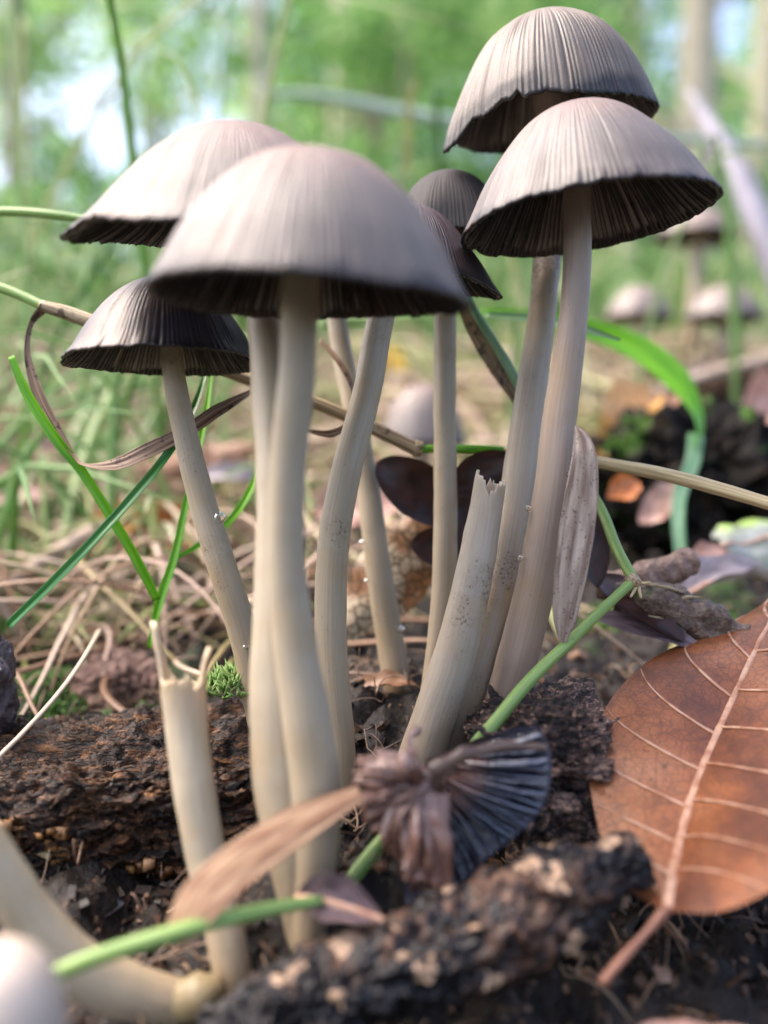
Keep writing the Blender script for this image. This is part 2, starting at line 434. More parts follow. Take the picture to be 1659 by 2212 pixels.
def cap_parts(parent, C, R, H, a, b, prof, N, mat, gmat, seed, rim=None, arc=None, gd=.006, gdepth=.10, per=7, gillw=.16, nr=46, gills=True, gt=(.12, .985), cname='cap'):
    """bell cap with furrows on top and standing gill blades beneath"""
    A = nrm([a, b, 1.0]); X = nrm(np.array([1.0, 0, 0]) - A * A[0]); Y = np.cross(A, X)
    prof = np.array(prof, float)
    tt = np.linspace(0, 1, nr)
    pr = crom(prof, 200); sl = np.concatenate([[0], np.cumsum(np.linalg.norm(np.diff(pr, axis=0), axis=1))]); sl /= sl[-1]
    pf = lambda t: (np.interp(t, sl, pr[:, 0]), np.interp(t, sl, pr[:, 1]))
    nth = N * per
    full = arc is None
    th = np.linspace(0, 2 * pi, nth, endpoint=False) if full else np.linspace(arc[0], arc[1], nth)
    def shape(th, t, off=0.0, groove=True):
        T, TH = np.meshgrid(t, th, indexing='ij')
        rs, dz, tl = (np.ones_like(th), np.zeros_like(th), np.ones_like(th)) if rim is None else rim(th)
        Te = T * tl[None, :]
        r, z = pf(Te)
        k = smooth01((Te - .35) / .65)
        cs = np.stack([np.cos(TH) * 2.2, np.sin(TH) * 2.2, Te * 1.5], -1)
        lump = fbm(cs + seed, 2, seed) * .022
        fr = fbm(np.stack([np.cos(TH) * 17, np.sin(TH) * 17, Te * 3], -1), 2, seed + 5)
        r = r * (1 + (rs[None, :] - 1) * k + lump * Te); z = z + dz[None, :] * k + fr * .012 * smooth01((Te - .8) / .2)
        if groove:
            ph = TH * N + 2.2 * fbm(np.stack([np.cos(TH) * 9, np.sin(TH) * 9, Te * 1.2], -1), 2, seed + 9)
            amp = gd * smooth01((Te - .12) / .35) * (.65 + .6 * fbm(np.stack([np.cos(TH) * 14, np.sin(TH) * 14, Te * 2.5], -1), 2, seed + 21))
            r = r - amp * (.5 - .5 * np.cos(ph))
            z = z - amp * .35 * (.5 - .5 * np.cos(ph))
        G_ = np.zeros_like(Te)
        if groove: G_ = (.5 - .5 * np.cos(ph)) * smooth01((Te - .12) / .35) * np.clip(.75 + .6 * (amp / gd - .65), 0, 1)
        shape.g = G_
        if np.ndim(off) or off:
            r = np.maximum(r - off * .8 * np.sin(pi / 2 * Te) ** .5, .001); z = z - off * (1.1 - .7 * Te)
        return r * R, z * H, TH
    def world(r, z, TH):
        return C + (X * (r * np.cos(TH))[..., None] + Y * (r * np.sin(TH))[..., None] + A * z[..., None])
    o = world(*shape(th, tt)); gt_ = shape.g.ravel()
    ti = tt[::-1]
    thick = (.03 + .08 * (1 - ti) ** 1.2)[:, None]
    i = world(*shape(th, ti, thick, groove=False))
    V = np.concatenate([o, i]).reshape(-1, 3)
    F, uv = grid(nth, 2 * nr, full)
    cp = mk(cname, V, F, mat, parent, uv=uv, tint=np.concatenate([gt_, gt_ * 0]))
    if not gills: return cp
    acc = Acc()
    ng = N
    tg = np.linspace(gt[0], gt[1], 20)
    gth = (np.arange(ng) + .5) / ng * 2 * pi if full else np.linspace(arc[0] + .03, arc[1] - .03, ng)
    gth = gth + rng.normal(0, .12, ng) * (2 * pi / ng if full else (arc[1] - arc[0]) / ng)
    for g in range(ng):
        short = rng.random() < .45
        t0 = gt[0] if not short else rng.uniform(.3, .6)
        t = np.linspace(t0, gt[1], 16 if not short else 11)
        w = (2 * pi if full else (arc[1] - arc[0])) / ng * gillw
        wob = .5 * w * np.cumsum(rng.normal(0, .35, len(t)))
        th1 = np.array([gth[g]])
        r, z, _ = shape(th1, t, (.03 + .08 * (1 - t) ** 1.2)[:, None] * 1.0, groove=False)
        r = r[:, 0]; z = z[:, 0]
        dep = gdepth * R * (np.sin(pi * np.clip((t - t0 * .9) / (1.02 - t0 * .9), 0, 1)) ** .6) * rng.uniform(.85, 1.1)
        TH = gth[g] + wob
        a0 = world(r, z, TH - w / 2 * np.ones_like(t)); a1 = world(r, z, TH + w / 2)
        # edge: inward and down
        e0 = world(np.maximum(r - dep * .75, .04 * R), z - dep * .75, TH - w * .16); e1 = world(np.maximum(r - dep * .75, .04 * R), z - dep * .75, TH + w * .16)
        L = len(t)
        VV = np.concatenate([a0, e0, e1, a1])
        q = np.arange(L - 1)
        Fs = []; Us = []
        un = t / 1.0
        for (k0, k1, v0, v1) in ((0, 1, 0, 1), (1, 2, 1, 1), (2, 3, 1, 0)):
            Fs.append(np.stack([k0 * L + q, k1 * L + q, k1 * L + q + 1, k0 * L + q + 1], 1))
            Us.append(np.stack([np.stack([un[:-1], np.full(L - 1, v0)], 1), np.stack([un[:-1], np.full(L - 1, v1)], 1), np.stack([un[1:], np.full(L - 1, v1)], 1), np.stack([un[1:], np.full(L - 1, v0)], 1)], 1).reshape(-1, 2))
        acc.add(VV, np.concatenate(Fs), np.concatenate(Us).astype(float))
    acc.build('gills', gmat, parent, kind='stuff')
    return cp

def stem_part(parent, pts, widths, mat, top=None, seed=0, bump=7e-5, name='stem', seg=40, n=110, flat=1.0):
    """pts: (px, py, d); widths in the same picture units"""
    W = [P(*p) for p in pts]; w = [RR(wd / 2, p[2]) for wd, p in zip(widths, pts)]
    if top is not None: W = [top] + W; w = [w[0]] + w
    s = sweep(W, w, [a * flat for a in w], seg=seg, n=n, bump=bump, bscale=260, seed=seed)
    return mk(name, s[0], s[1], mat, parent, uv=s[2])

def mushroom(label, capspec, stemspec, group='ink cap mushrooms of the front clump'):
    pts = stemspec['pts']
    b = P(*pts[-1])
    r = root('mushroom', b, label, 'mushroom', group)
    top = None
    if capspec:
        px, py, d = capspec['c']; C = P(px, py, d); R = RR(capspec['R'], d); H = RR(capspec['H'], d)
        a, bb = capspec['tilt']
        A = nrm([a, bb, 1.0]); top = C + A * H * .86
        kw = {k: v for k, v in capspec.items() if k not in ('c', 'R', 'H', 'tilt', 'prof', 'N', 'mat', 'gmat', 'seed')}
        cap_parts(r, C, R, H, a, bb, capspec['prof'], capspec['N'], capspec['mat'], capspec.get('gmat', GILL), capspec['seed'], **kw)
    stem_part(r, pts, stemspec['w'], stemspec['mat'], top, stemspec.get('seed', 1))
    return r

def wrapd(th, c): return (th - c + pi) % (2 * pi) - pi
def g_(th, c, s): return np.exp(-(wrapd(th, c) / s) ** 2)

# front cap
mushroom('largest mushroom, pale tan cap softly blurred, standing foremost in the clump',
    dict(c=(668, 645, 8.2), R=350, H=308, tilt=(.035, -.01), prof=[(0, 1), (.2, .975), (.4, .885), (.62, .67), (.8, .41), (.92, .17), (1, 0)], N=140, mat=CAP_A, gmat=GILL_B, seed=3,
         rim=lambda th: (1 + .015 * np.sin(3 * th + 1), -.03 * g_(th, 0, .5) + .02 * np.sin(2 * th), np.ones_like(th))),
    dict(pts=[(650, 600, 8.25), (642, 800, 8.3), (622, 1000, 8.4), (618, 1200, 8.5), (638, 1400, 8.6), (664, 1560, 8.65), (680, 1690, 8.7), (680, 1820, 8.7), (668, 1960, 8.7), (665, 2060, 8.7)], w=[84, 80, 78, 80, 94, 108, 114, 104, 84, 70], mat=STEM_F, seed=2))
# cap behind it to the left
def rimB(th):
    rs = 1 + .10 * g_(th, pi + .12, .35); dz = -.06 * g_(th, pi + .1, .35) + .05 * g_(th, pi + .75, .3)
    return rs, dz, np.ones_like(th)
mushroom('broad tan mushroom with a pointed flared brim, half hidden behind the largest cap',
    dict(c=(512, 514, 9.9), R=330, H=236, tilt=(.02, -.12), prof=[(0, 1), (.2, .955), (.36, .86), (.56, .67), (.73, .42), (.86, .2), (1, 0)], N=130, mat=CAP_A, gmat=GILL, seed=11, rim=rimB),
    dict(pts=[(568, 680, 9.8), (584, 850, 9.6), (598, 1050, 9.3), (600, 1300, 9.05), (602, 1500, 8.95), (612, 1680, 8.9), (632, 1830, 8.8), (650, 1960, 8.8), (660, 2060, 8.8)], w=[72, 84, 88, 104, 126, 134, 118, 92, 70], mat=STEM_F, seed=4))
# small dark one on the left
def rimC(th):
    rs = 1 + .06 * g_(th, pi, .3); dz = -.04 * g_(th, pi, .3)
    return rs, dz, 1 - .05 * g_(th, pi + .22, .06)
mushroom('small mushroom with a dark blue-brown cap tucked under the brim of larger caps',
    dict(c=(358, 782, 11.0), R=210, H=182, tilt=(.0, .075), prof=[(0, 1), (.2, .97), (.4, .86), (.6, .66), (.77, .40), (.9, .15), (1, 0)], N=120, mat=CAP_C, seed=17, rim=rimC, gdepth=.068),
    dict(pts=[(370, 760, 11.0), (392, 900, 11.0), (436, 1080, 11.0), (485, 1240, 11.0), (532, 1390, 11.1), (570, 1560, 11.2)], w=[46, 52, 60, 62, 66, 70], mat=STEM_M, seed=5))
# right front
def rimD(th):
    rs = 1 + .03 * g_(th, 0, .4) + .02 * g_(th, pi - .4, .5); dz = .03 * g_(th, .1, .5)
    return rs, dz, 1 - .03 * g_(th, pi / 2 + 1.0, .04)
mushroom('grey-brown bell mushroom showing fine black gills, foremost of the right pair',
    dict(c=(1268, 478, 10.7), R=272, H=246, tilt=(-.115, .06), prof=[(0, 1), (.2, .975), (.41, .86), (.62, .63), (.8, .37), (.91, .16), (1, 0)], N=136, mat=CAP_D, seed=23, rim=rimD, gdepth=.068),
    dict(pts=[(1246, 420, 10.7), (1247, 560, 10.7), (1237, 700, 10.72), (1212, 880, 10.75), (1192, 1060, 10.8), (1160, 1250, 11.0), (1118, 1420, 11.1), (1072, 1570, 11.2), (1040, 1680, 11.2)], w=[60, 60, 64, 72, 80, 86, 88, 84, 80], mat=STEM_P, seed=6))
# right rear, topmost
def rimE(th):
    n1 = g_(th, -pi / 2 - .50, .05); n2 = g_(th, -pi / 2 - .66, .10)
    rs = 1 + .20 * g_(th, pi + .30, .20) + .05 * g_(th, 0, .4) - .05 * g_(th, -.9, .5)
    dz = -.20 * g_(th, pi + .30, .22) + .06 * g_(th, -pi / 2 - .3, .25) - .02 * g_(th, .2, .5)
    return rs, dz, 1 - .05 * n1 - .045 * n2 - .03 * g_(th, pi + .55, .12)
mushroom('topmost mushroom, sparkling tan bell cap with a torn black brim',
    dict(c=(1192, 270, 12.6), R=215, H=226, tilt=(-.12, -.06), prof=[(0, 1), (.2, .98), (.42, .89), (.62, .75), (.79, .53), (.92, .26), (.97, .1), (1, 0)], N=112, mat=CAP_E, seed=31, rim=rimE, gd=.010, gdepth=.068),
    dict(pts=[(1190, 420, 12.6), (1180, 580, 12.5), (1163, 740, 12.2), (1133, 940, 11.9), (1112, 1100, 11.7), (1072, 1300, 11.5), (1020, 1470, 11.4), (968, 1600, 11.3), (930, 1690, 11.3)], w=[58, 60, 62, 70, 74, 82, 86, 84, 80], mat=STEM_S, seed=7))
# violet grey one behind the front cap
def rimG(th):
    return 1 + .16 * g_(th, -.15, .35), -.10 * g_(th, -.15, .35), np.ones_like(th)
mushroom('violet-grey mushroom whose black ragged brim points down right, mostly behind the largest cap',
    dict(c=(868, 604, 11.8), R=190, H=160, tilt=(.13, .0), prof=[(0, 1), (.2, .97), (.4, .86), (.6, .66), (.77, .42), (.9, .17), (1, 0)], N=120, mat=CAP_G, seed=37, rim=rimG),
    dict(pts=[(838, 620, 11.6), (820, 700, 11.4), (790, 860, 11.2), (750, 1010, 11.0), (722, 1160, 11.0), (714, 1320, 11.0), (720, 1480, 11.0), (735, 1600, 11.0), (740, 1700, 11.0), (742, 1780, 11.0)], w=[58, 60, 62, 66, 70, 70, 70, 64, 60, 56], mat=STEM_M, seed=8))
# dark one
def rimF(th):
    return 1 + .28 * g_(th, -.35, .4) + .05 * np.sin(5 * th), -.30 * g_(th, -.35, .45), 1 - .03 * g_(th, -.6, .1) - .03 * g_(th, -.1, .08)
mushroom('blackening mushroom between the two cap pairs, cap dark brown and ragged',
    dict(c=(972, 520, 12.8), R=130, H=146, tilt=(-.05, .0), prof=[(0, 1), (.25, .97), (.5, .85), (.7, .66), (.85, .42), (.94, .17), (1, 0)], N=80, mat=CAP_F, seed=41, rim=rimF),
    dict(pts=[(962, 600, 12.5), (961, 760, 12.4), (961, 950, 12.3), (962, 1130, 12.2), (958, 1300, 12.1), (935, 1500, 12.0), (918, 1590, 12.0)], w=[48, 48, 49, 52, 54, 54, 52], mat=STEM_M, seed=9))
mushroom('thin speckled mushroom leaning left, its cap hidden behind the front cap',
    dict(c=(712, 560, 13.3), R=118, H=110, tilt=(-.1, .0), prof=[(0, 1), (.25, .97), (.5, .83), (.7, .6), (.85, .34), (1, 0)], N=70, mat=CAP_D, seed=43),
    dict(pts=[(722, 640, 13.3), (738, 760, 13.3), (768, 900, 13.2), (795, 1060, 13.2), (818, 1230, 13.1), (842, 1380, 13.1), (860, 1500, 13.0)], w=[40, 44, 46, 50, 56, 60, 62], mat=STEM_M, seed=10))

# far mushrooms
for (cx, cy, d, R, H, sx, sy, lab) in (
        (912, 960, 24, 98, 130, 922, 1130, 'blurred mushroom standing behind the clump, seen between the stems'),
        (1378, 690, 38, 72, 70, 1380, 860, 'small blurred mushroom in the distance, nearest the tall right stem'),
        (1562, 690, 40, 84, 72, 1560, 860, 'small blurred mushroom in the distance beside the right picture edge'),
        (1505, 515, 42, 92, 60, 1485, 850, 'tallest of the far blurred mushrooms, cap above the other two')):
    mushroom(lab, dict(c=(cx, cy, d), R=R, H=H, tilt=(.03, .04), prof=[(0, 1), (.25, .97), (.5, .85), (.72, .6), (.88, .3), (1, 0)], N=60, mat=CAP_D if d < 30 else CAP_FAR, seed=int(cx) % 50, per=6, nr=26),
        dict(pts=[(cx + 4, cy - 10, d), ((cx + sx) / 2, (cy + sy) / 2, d), (sx, sy, d)], w=[R * .34, R * .3, R * .32], mat=STEM), group='ink cap mushrooms in the distance')

# broken stems: torn tube open at the top
def torn_stem(label, pts, widths, mat, tears, seed, depth=.12):
    W = [P(*p) for p in pts]; w = [RR(a / 2, p[2]) for a, p in zip(widths, pts)]
    seg = 72; n = 130
    V, F, uv = sweep(W, w, seg=seg, n=n, bump=7e-5, seed=seed, ends=False)
    V = V.reshape(n, seg, 3)
    C = crom(W, n)
    th = np.arange(seg) / seg * 2 * pi
    hgt = tears(th)                       # how far down the top is torn away, as share of the length
    L = np.linspace(0, 1, n)
    tgt = hgt[None, :] + L[:, None] * (1 - hgt[None, :])
    idx = tgt * (n - 1); i0 = np.clip(idx.astype(int), 0, n - 2); f = (idx - i0)[..., None]
    j = np.arange(seg)[None, :].repeat(n, 0)
    O = V[i0, j] * (1 - f) + V[i0 + 1, j] * f
    Cc = C[i0] * (1 - f) + C[i0 + 1] * f
    I = Cc + (O - Cc) * .80
    k = int(n * .35)
    VV = np.concatenate([I[:k][::-1], O]).reshape(-1, 3)
    F, uv = grid(seg, k + n, True)
    uv[:, 1] = np.clip((uv[:, 1] * (k + n) - k) / n, 0, 1)
    r = root('broken_mushroom', P(*pts[-1]), label, 'mushroom stem', 'broken mushroom stems')
    mk('stem', VV, F, mat, r, uv=uv)
    return r
torn_stem('pale broken stem with a notched torn top, leaning against the right stems',
    [(1062, 1022, 11.0), (1050, 1100, 11.0), (1028, 1220, 10.95), (1000, 1350, 10.9), (962, 1480, 10.85), (912, 1625, 10.8), (875, 1740, 10.8)], [66, 72, 80, 88, 94, 98, 96], STEM_S,
    lambda th: .045 + .05 * g_(th, pi / 2, .5) - .045 * g_(th, 0.1, .5) + .012 * np.sin(5 * th) + .022 * fbm(np.stack([np.cos(th) * 9, np.sin(th) * 9, th * 0], -1), 4, 4), 12)
torn_stem('broken stem split into two prongs at the top, in front of the rotten wood',
    [(398, 1350, 9.0), (396, 1440, 9.0), (402, 1560, 9.0), (422, 1720, 8.9), (452, 1880, 8.8), (485, 2010, 8.6), (512, 2150, 8.5)], [150, 104, 90, 88, 86, 84, 80], STEM_F,
    lambda th: .215 - .20 * g_(th, -.1, .30) - .14 * g_(th, pi + .1, .40) + .010 * np.sin(3 * th) + .03 * fbm(np.stack([np.cos(th) * 9, np.sin(th) * 9, th * 0], -1), 4, 5), 13)

# fallen thick stem at lower left
r = root('fallen_mushroom', P(440, 2190, 8.3), 'thick curved bare stem bending along the ground into the lower left corner', 'mushroom stem')
stem_part(r, [(-90, 1740, 7.7), (0, 1880, 7.8), (70, 1985, 7.9), (160, 2085, 8.0), (270, 2140, 8.15), (400, 2170, 8.3)], [96, 98, 104, 120, 118, 96], STEM_F, seed=3)
s = sweep([P(395, 2165, 8.25), P(440, 2150, 8.2), P(480, 2130, 8.25)], [RR(46, 8.2), RR(50, 8.2), RR(26, 8.2)], seg=32, n=20, bump=1.5e-4, seed=5)
mk('swollen_base', s[0], s[1], m_stem('stem_olive', (.24, .19, .10), (.20, .15, .08), .2), r, uv=s[2])
# pale cap in the corner
mushroom('pale whitish cap very close to the lens in the lower left corner',
    dict(c=(-10, 2230, 6.0), R=150, H=200, tilt=(.1, 0), prof=[(0, 1), (.3, .96), (.6, .8), (.8, .55), (.93, .25), (1, 0)], N=60, mat=m_cap('cap_skin_cream', (.7, .58, .48), (.66, .55, .46), (.3, .22, .2), 60, stripes=.1), seed=51, gills=False, nr=26),
    dict(pts=[(-10, 2200, 6.0), (-20, 2340, 6.1)], w=[50, 60], mat=STEM_F), group=None)

# broken cap fragment with inky gills
fr = root('torn_mushroom', P(1000, 1940, 8.9), 'torn piece of cap lying on its side, glossy blue-black gills fanned out', 'mushroom cap')
INK = m_gill('gill_inky_blue', (.010, .011, .018), (.06, .062, .085), .9)
C0 = P(925, 1700, 8.7); A0 = nrm(np.array([-.22, .95, .12]))
acc = Acc()
Rf = RR(272, 8.6)
arc0, arc1 = -1.75, .36
nth, nt_ = 160, 30
TH, TT = np.meshgrid(np.linspace(arc0, arc1, nth), np.linspace(0.03, 1, nt_))
def fpt(TH, TT, dep=0.0):
    rr = Rf * (TT ** .8) * (1 + .07 * np.sin(3 * TH + 1) * TT) - dep * .3
    zz = Rf * (.30 * (1 - TT ** 2.2) + .05 * np.sin(5 * TH) * TT) - dep
    # camera-side basis: right and up in the plane of the opening
    return C0 + (RI * (rr * np.cos(TH))[..., None] + UI * (rr * np.sin(TH))[..., None] + A0 * zz[..., None])
RI = nrm(np.array([1, 0, 0]) - A0 * A0[0]); UI = -nrm(np.cross(A0, RI)) * -1
if UI[2] < 0: UI = -UI
outer = fpt(TH, TT, -Rf * .05) + A0 * Rf * .02; inner = fpt(TH, TT)[::-1]
VV = np.concatenate([outer, inner]).reshape(-1, 3)
VV = VV + fbm(VV * 500, 2, 3)[:, None] * 1.5e-4
F, uv = grid(nth, 2 * nt_)
mk('cap_skin', VV, F, m_tint('cap_skin_inky', [(0, (.10, .11, .15)), (.2, (.04, .042, .06)), (.6, (.06, .045, .045)), (1, (.2, .12, .09))], .2, nscale=300), fr, uv=uv, tint=np.clip(1 - np.concatenate([TT, TT[::-1]]).ravel() * .9, 0, 1))
for k in range(32):
    t0 = .16 + .15 * rng.random(); tq = np.linspace(t0, .97, 18)
    th = arc0 + .05 + (arc1 - arc0 - .1) * (k + .5 + rng.normal(0, .25)) / 32
    wob = np.cumsum(rng.normal(0, .006, 18))
    dep = Rf * .15 * np.sin(pi * (tq - t0 * .8) / (1.03 - t0 * .8)) ** .6 * rng.uniform(.6, 1.2)
    ww = .020
    a = fpt(th + wob - ww, tq); b = fpt(th + wob - ww * .35, tq, dep); c = fpt(th + wob + ww * .35, tq, dep); d = fpt(th + wob + ww, tq)
    L = 18; q = np.arange(L - 1); Fs = []; Us = []
    for k0, k1, v0, v1 in ((0, 1, 0, 1), (1, 2, 1, 1), (2, 3, 1, 0)):
        Fs.append(np.stack([k0 * L + q, k1 * L + q, k1 * L + q + 1, k0 * L + q + 1], 1))
        Us.append(np.stack([np.stack([tq[:-1], np.full(L - 1, v0)], 1), np.stack([tq[:-1], np.full(L - 1, v1)], 1), np.stack([tq[1:], np.full(L - 1, v1)], 1), np.stack([tq[1:], np.full(L - 1, v0)], 1)], 1).reshape(-1, 2))
    acc.add(np.concatenate([a, b, c, d]), np.concatenate(Fs), np.concatenate(Us).astype(float))
def m_ink():
    m, nt, out = newmat('inky_gills')
    tc = nd(nt, 'TexCoord'); sep = nd(nt, 'SeparateXYZ', {0: tc.outputs['UV']})
    n = noi(nt, tc.outputs['Object'], 500, 3)
    c = ramp(nt, mth(nt, 'ADD', sep.outputs[0], mth(nt, 'MULTIPLY', mth(nt, 'SUBTRACT', n, .5), .3)), [(.2, (.2, .09, .06)), (.42, (.12, .055, .045)), (.55, (.02, .018, .026)), (1, (.02, .024, .04))])
    c = mix(nt, ramp(nt, mth(nt, 'MULTIPLY', sep.outputs[1], sep.outputs[0]), [(.3, 0.0), (.6, .8)]), c, (.035, .042, .07))  # blade edges lightened bluish: sky sheen painted into the colour
    finish(nt, out, c, .12, n, 5e-4, .8, spec=1.0, coat=1.0)
    return m
acc.build('gills', m_ink(), fr, kind='stuff')
# crumpled membrane and torn stem end on its left
mem = Acc()
MEMB = m_tint('crumpled_membrane', [(0, (.10, .045, .03)), (.5, (.30, .16, .12)), (1, (.52, .38, .32))], .2, trans=.3, nscale=500, amp=.8, bd=4e-4, spec=.9)
edge = crom([(900, 1622), (840, 1628), (790, 1645), (772, 1690), (790, 1750), (825, 1810), (860, 1865), (895, 1910), (935, 1935)], 100)
for k in range(110):
    e = edge[rng.integers(0, 100)] + rng.normal(0, 7, 2)
    f = rng.uniform(.0, .45); c_ = np.array([905, 1700]) + rng.normal(0, 16, 2)
    a_ = c_ + (e - c_) * f * .5; m1 = c_ + (e - c_) * (.5 + .2 * f) + rng.normal(0, 9, 2)
    d0 = 8.55 + rng.normal(0, .05)
    s = sweep([P(a_[0], a_[1], d0), P(m1[0], m1[1], d0 - .18 + rng.normal(0, .06)), P(e[0], e[1], d0 - .1 + rng.normal(0, .08))], [RR(rng.uniform(5, 12), 8.5), RR(rng.uniform(6, 15), 8.5), RR(rng.uniform(2, 7), 8.5)], [RR(rng.uniform(3, 7), 8.5)] * 3, seg=8, n=14, bump=2.5e-4, bscale=500, seed=k, twist=[rng.normal(0, .6), rng.normal(0, .6), rng.normal(0, .6)])
    mem.add(s[0], s[1], s[2], tint=np.clip(rng.normal(.5, .25), 0, 1))
for k in range(5):
    x0 = 905 + k * 12
    s = sweep([P(x0, 1715, 8.5), P(x0 - 6 + k * 3, 1810, 8.35), P(x0 - 4 + k * 6, 1900 + k * 6, 8.35)], [RR(13, 8.5), RR(15, 8.4), RR(9, 8.4)], [RR(6, 8.5)] * 3, seg=14, n=26, bump=4e-4, bscale=500, seed=k + 30)
    mem.add(s[0], s[1], s[2], tint=rng.uniform(.2, .55))
mem.build('torn_membrane', MEMB, fr)
s = sweep([P(930, 1668, 8.5), P(1000, 1632, 8.5), P(1090, 1612, 8.6), P(1180, 1615, 8.7)], [RR(16, 8.6), RR(14, 8.6), RR(10, 8.6), RR(4, 8.6)], [RR(8, 8.6)] * 4, seg=14, n=40, bump=3e-4, bscale=400, seed=4)
mk('folded_edge', s[0], s[1], m_tint('folded_edge_brown', [(0, (.03, .02, .018)), (.5, (.10, .065, .05)), (1, (.26, .18, .14))], .3, nscale=500), fr, uv=s[2], tint=np.full(len(s[0]), .5))
s = sweep([P(925, 1690, 8.7), P(895, 1650, 8.8), P(885, 1600, 8.9), P(905, 1575, 9.0)], [RR(16, 8.7), RR(13, 8.8), RR(9, 8.8), RR(12, 8.9)], seg=12, n=20, bump=3e-4, bscale=500, seed=9)
mk('stem_shred', s[0], s[1], MEMB, fr, uv=s[2], tint=np.full(len(s[0]), .6))

# ------------------------------------------------------------------ rotten wood and logs
def blob_box(center, ax, half, e=.32, res=70):
    """rounded block: ax 3 axes, half 3 sizes"""
    V = []; Fa = []; n0 = 0
    g = np.linspace(-1, 1, res)
    A, B = np.meshgrid(g, g, indexing='ij')
    F, _ = grid(res, res)
    for i in range(3):
        for s in (-1, 1):
            q = np.zeros((res, res, 3)); j, k = (i + 1) % 3, (i + 2) % 3
            q[..., i] = s; q[..., j] = A if s > 0 else B; q[..., k] = B if s > 0 else A
            V.append(q.reshape(-1, 3)); Fa.append(F + n0); n0 += res * res
    q = np.concatenate(V)
    r = (np.abs(q) ** (1 / e)).sum(1) ** e
    q = q / r[:, None]
    return q, np.concatenate(Fa)

def chunk(name, label, cat, center, axes, half, mat, disp=.12, freq=(1, 1, 1), seed=0, e=.3, res=80, strata=0.0, group=None):
    q, F = blob_box(center, axes, half, e, res)
    axes = nrm(np.array(axes)); half = np.array(half)
    loc = q * half
    s = half.min()
    nl = loc / s * np.array(freq)
    n = fbm(nl * 1.6 + seed, 5, seed, .6)
    d = disp * s * n
    n2 = -np.abs(fbm(nl * 5 + seed, 3, seed + 3)) * disp * s * .6
    dirn = nrm(q * np.array([1, 1, 1]))
    loc = loc + dirn * (d + n2)[:, None]
    if strata:
        loc[:, 2] += strata * s * (np.floor(3 * fbm(np.stack([loc[:, 0] / s * .9, loc[:, 1] / s * 2.4, q[:, 2]], 1) * 1.7, 3, seed + 7)) / 3)
    V = np.asarray(center) + loc @ axes
    return mk(name, V, F, mat, label=label, cat=cat, group=group)

WOOD_D = m_wood('rotten_wood', [(.34, (.003, .0025, .0022)), (.46, (.012, .007, .005)), (.53, (.05, .022, .010)), (.60, (.14, .06, .02)), (.72, (.24, .12, .045))], (1, 3, 3), 230, .42, 9e-4, spec=.3)
WOOD_P = m_wood('crumbly_pink_wood', [(.38, (.006, .005, .005)), (.46, (.02, .014, .012)), (.52, (.09, .05, .04)), (.58, (.3, .18, .13)), (.66, (.5, .36, .27))], (1, 1, 3), 420, .5, 8e-4, big=.25)
WOOD_L = m_wood('mottled_log', [(.42, (.004, .0035, .005)), (.495, (.013, .010, .010)), (.535, (.05, .026, .018)), (.585, (.13, .07, .045)), (.65, (.27, .155, .095)), (.72, (.36, .22, .11))], (1, 1, 1), 130, .36, 1.6e-3, big=.6, spec=.35, cells=520)
cb = P(300, 1705, 11.4); cb[2] = P(300, 1705, 10.2)[2] - .004
chunk('rotten_wood_block', 'dark crumbling block of rotten wood with orange-brown layered top at the left', 'rotten wood', cb,
      [(1, .12, .04), (-.12, 1, .05), (-.04, -.05, 1)], (.0250, .0135, .0062), WOOD_D, .26, (.6, 1.2, 3.2), 5, .22, 130, .20)
blk = sc.objects['rotten_wood_block']
ORI[blk] = np.array(blk.location)
co = np.zeros(len(blk.data.vertices) * 3, np.float32); blk.data.vertices.foreach_get('co', co); co = co.reshape(-1, 3) + ORI[blk]
no = np.zeros(len(co) * 3, np.float32); blk.data.vertices.foreach_get('normal', no); no = no.reshape(-1, 3)
sel = np.where((no[:, 2] > .45) & (fbm(co * 130, 3, 8) > -.15))[0]
sel = sel[rng.permutation(len(sel))[:1500]]
acc = Acc()
for i in sel:
    L_ = rng.uniform(.00025, .0008); q = np.array([[a, b, e] for a in (-1, 1) for b in (-1, 1) for e in (-1, 1)], float) * np.array([L_, L_ * .5, L_ * .8]) * (1 + .3 * rng.normal(size=(8, 3)).clip(-1, 1))
    a = rng.normal(0, .35); q = q @ np.array([[cos(a), sin(a), 0], [-sin(a), cos(a), 0], [0, 0, 1]])
    acc.add(co[i] + q + [0, 0, L_ * .3], np.array([[0, 1, 3, 2], [4, 6, 7, 5], [0, 4, 5, 1], [2, 3, 7, 6], [0, 2, 6, 4], [1, 5, 7, 3]]), tint=rng.random())
acc.build('wood_scales', m_tint('amber_scales', [(0, (.05, .02, .012)), (.4, (.16, .07, .02)), (.75, (.32, .16, .05)), (1, (.42, .24, .12))], .3, trans=.15, nscale=1500), blk, kind='stuff')
chunk('crumbly_wood_lump', 'crumbly pinkish-brown lump of wood beside the large brown leaf', 'rotten wood', P(1165, 1655, 10.6),
      [(1, 0, .1), (0, 1, 0), (-.1, 0, 1)], (.0083, .0085, .0092), WOOD_P, .30, (1, 1, 2.5), 8, .34, 100, .12)
chunk('bark_lump', 'rough reddish-brown lump half buried behind the split stem', 'bark', P(262, 1500, 15.0),
      [(1, 0, -.2), (0, 1, 0), (.2, 0, 1)], (.0085, .0075, .0066), m_wood('bark_reddish', [(.3, (.05, .025, .02)), (.5, (.16, .085, .06)), (.7, (.33, .2, .15))], (2, 2, 1), 400), .22, (1, 1, 1), 12, .4, 60)
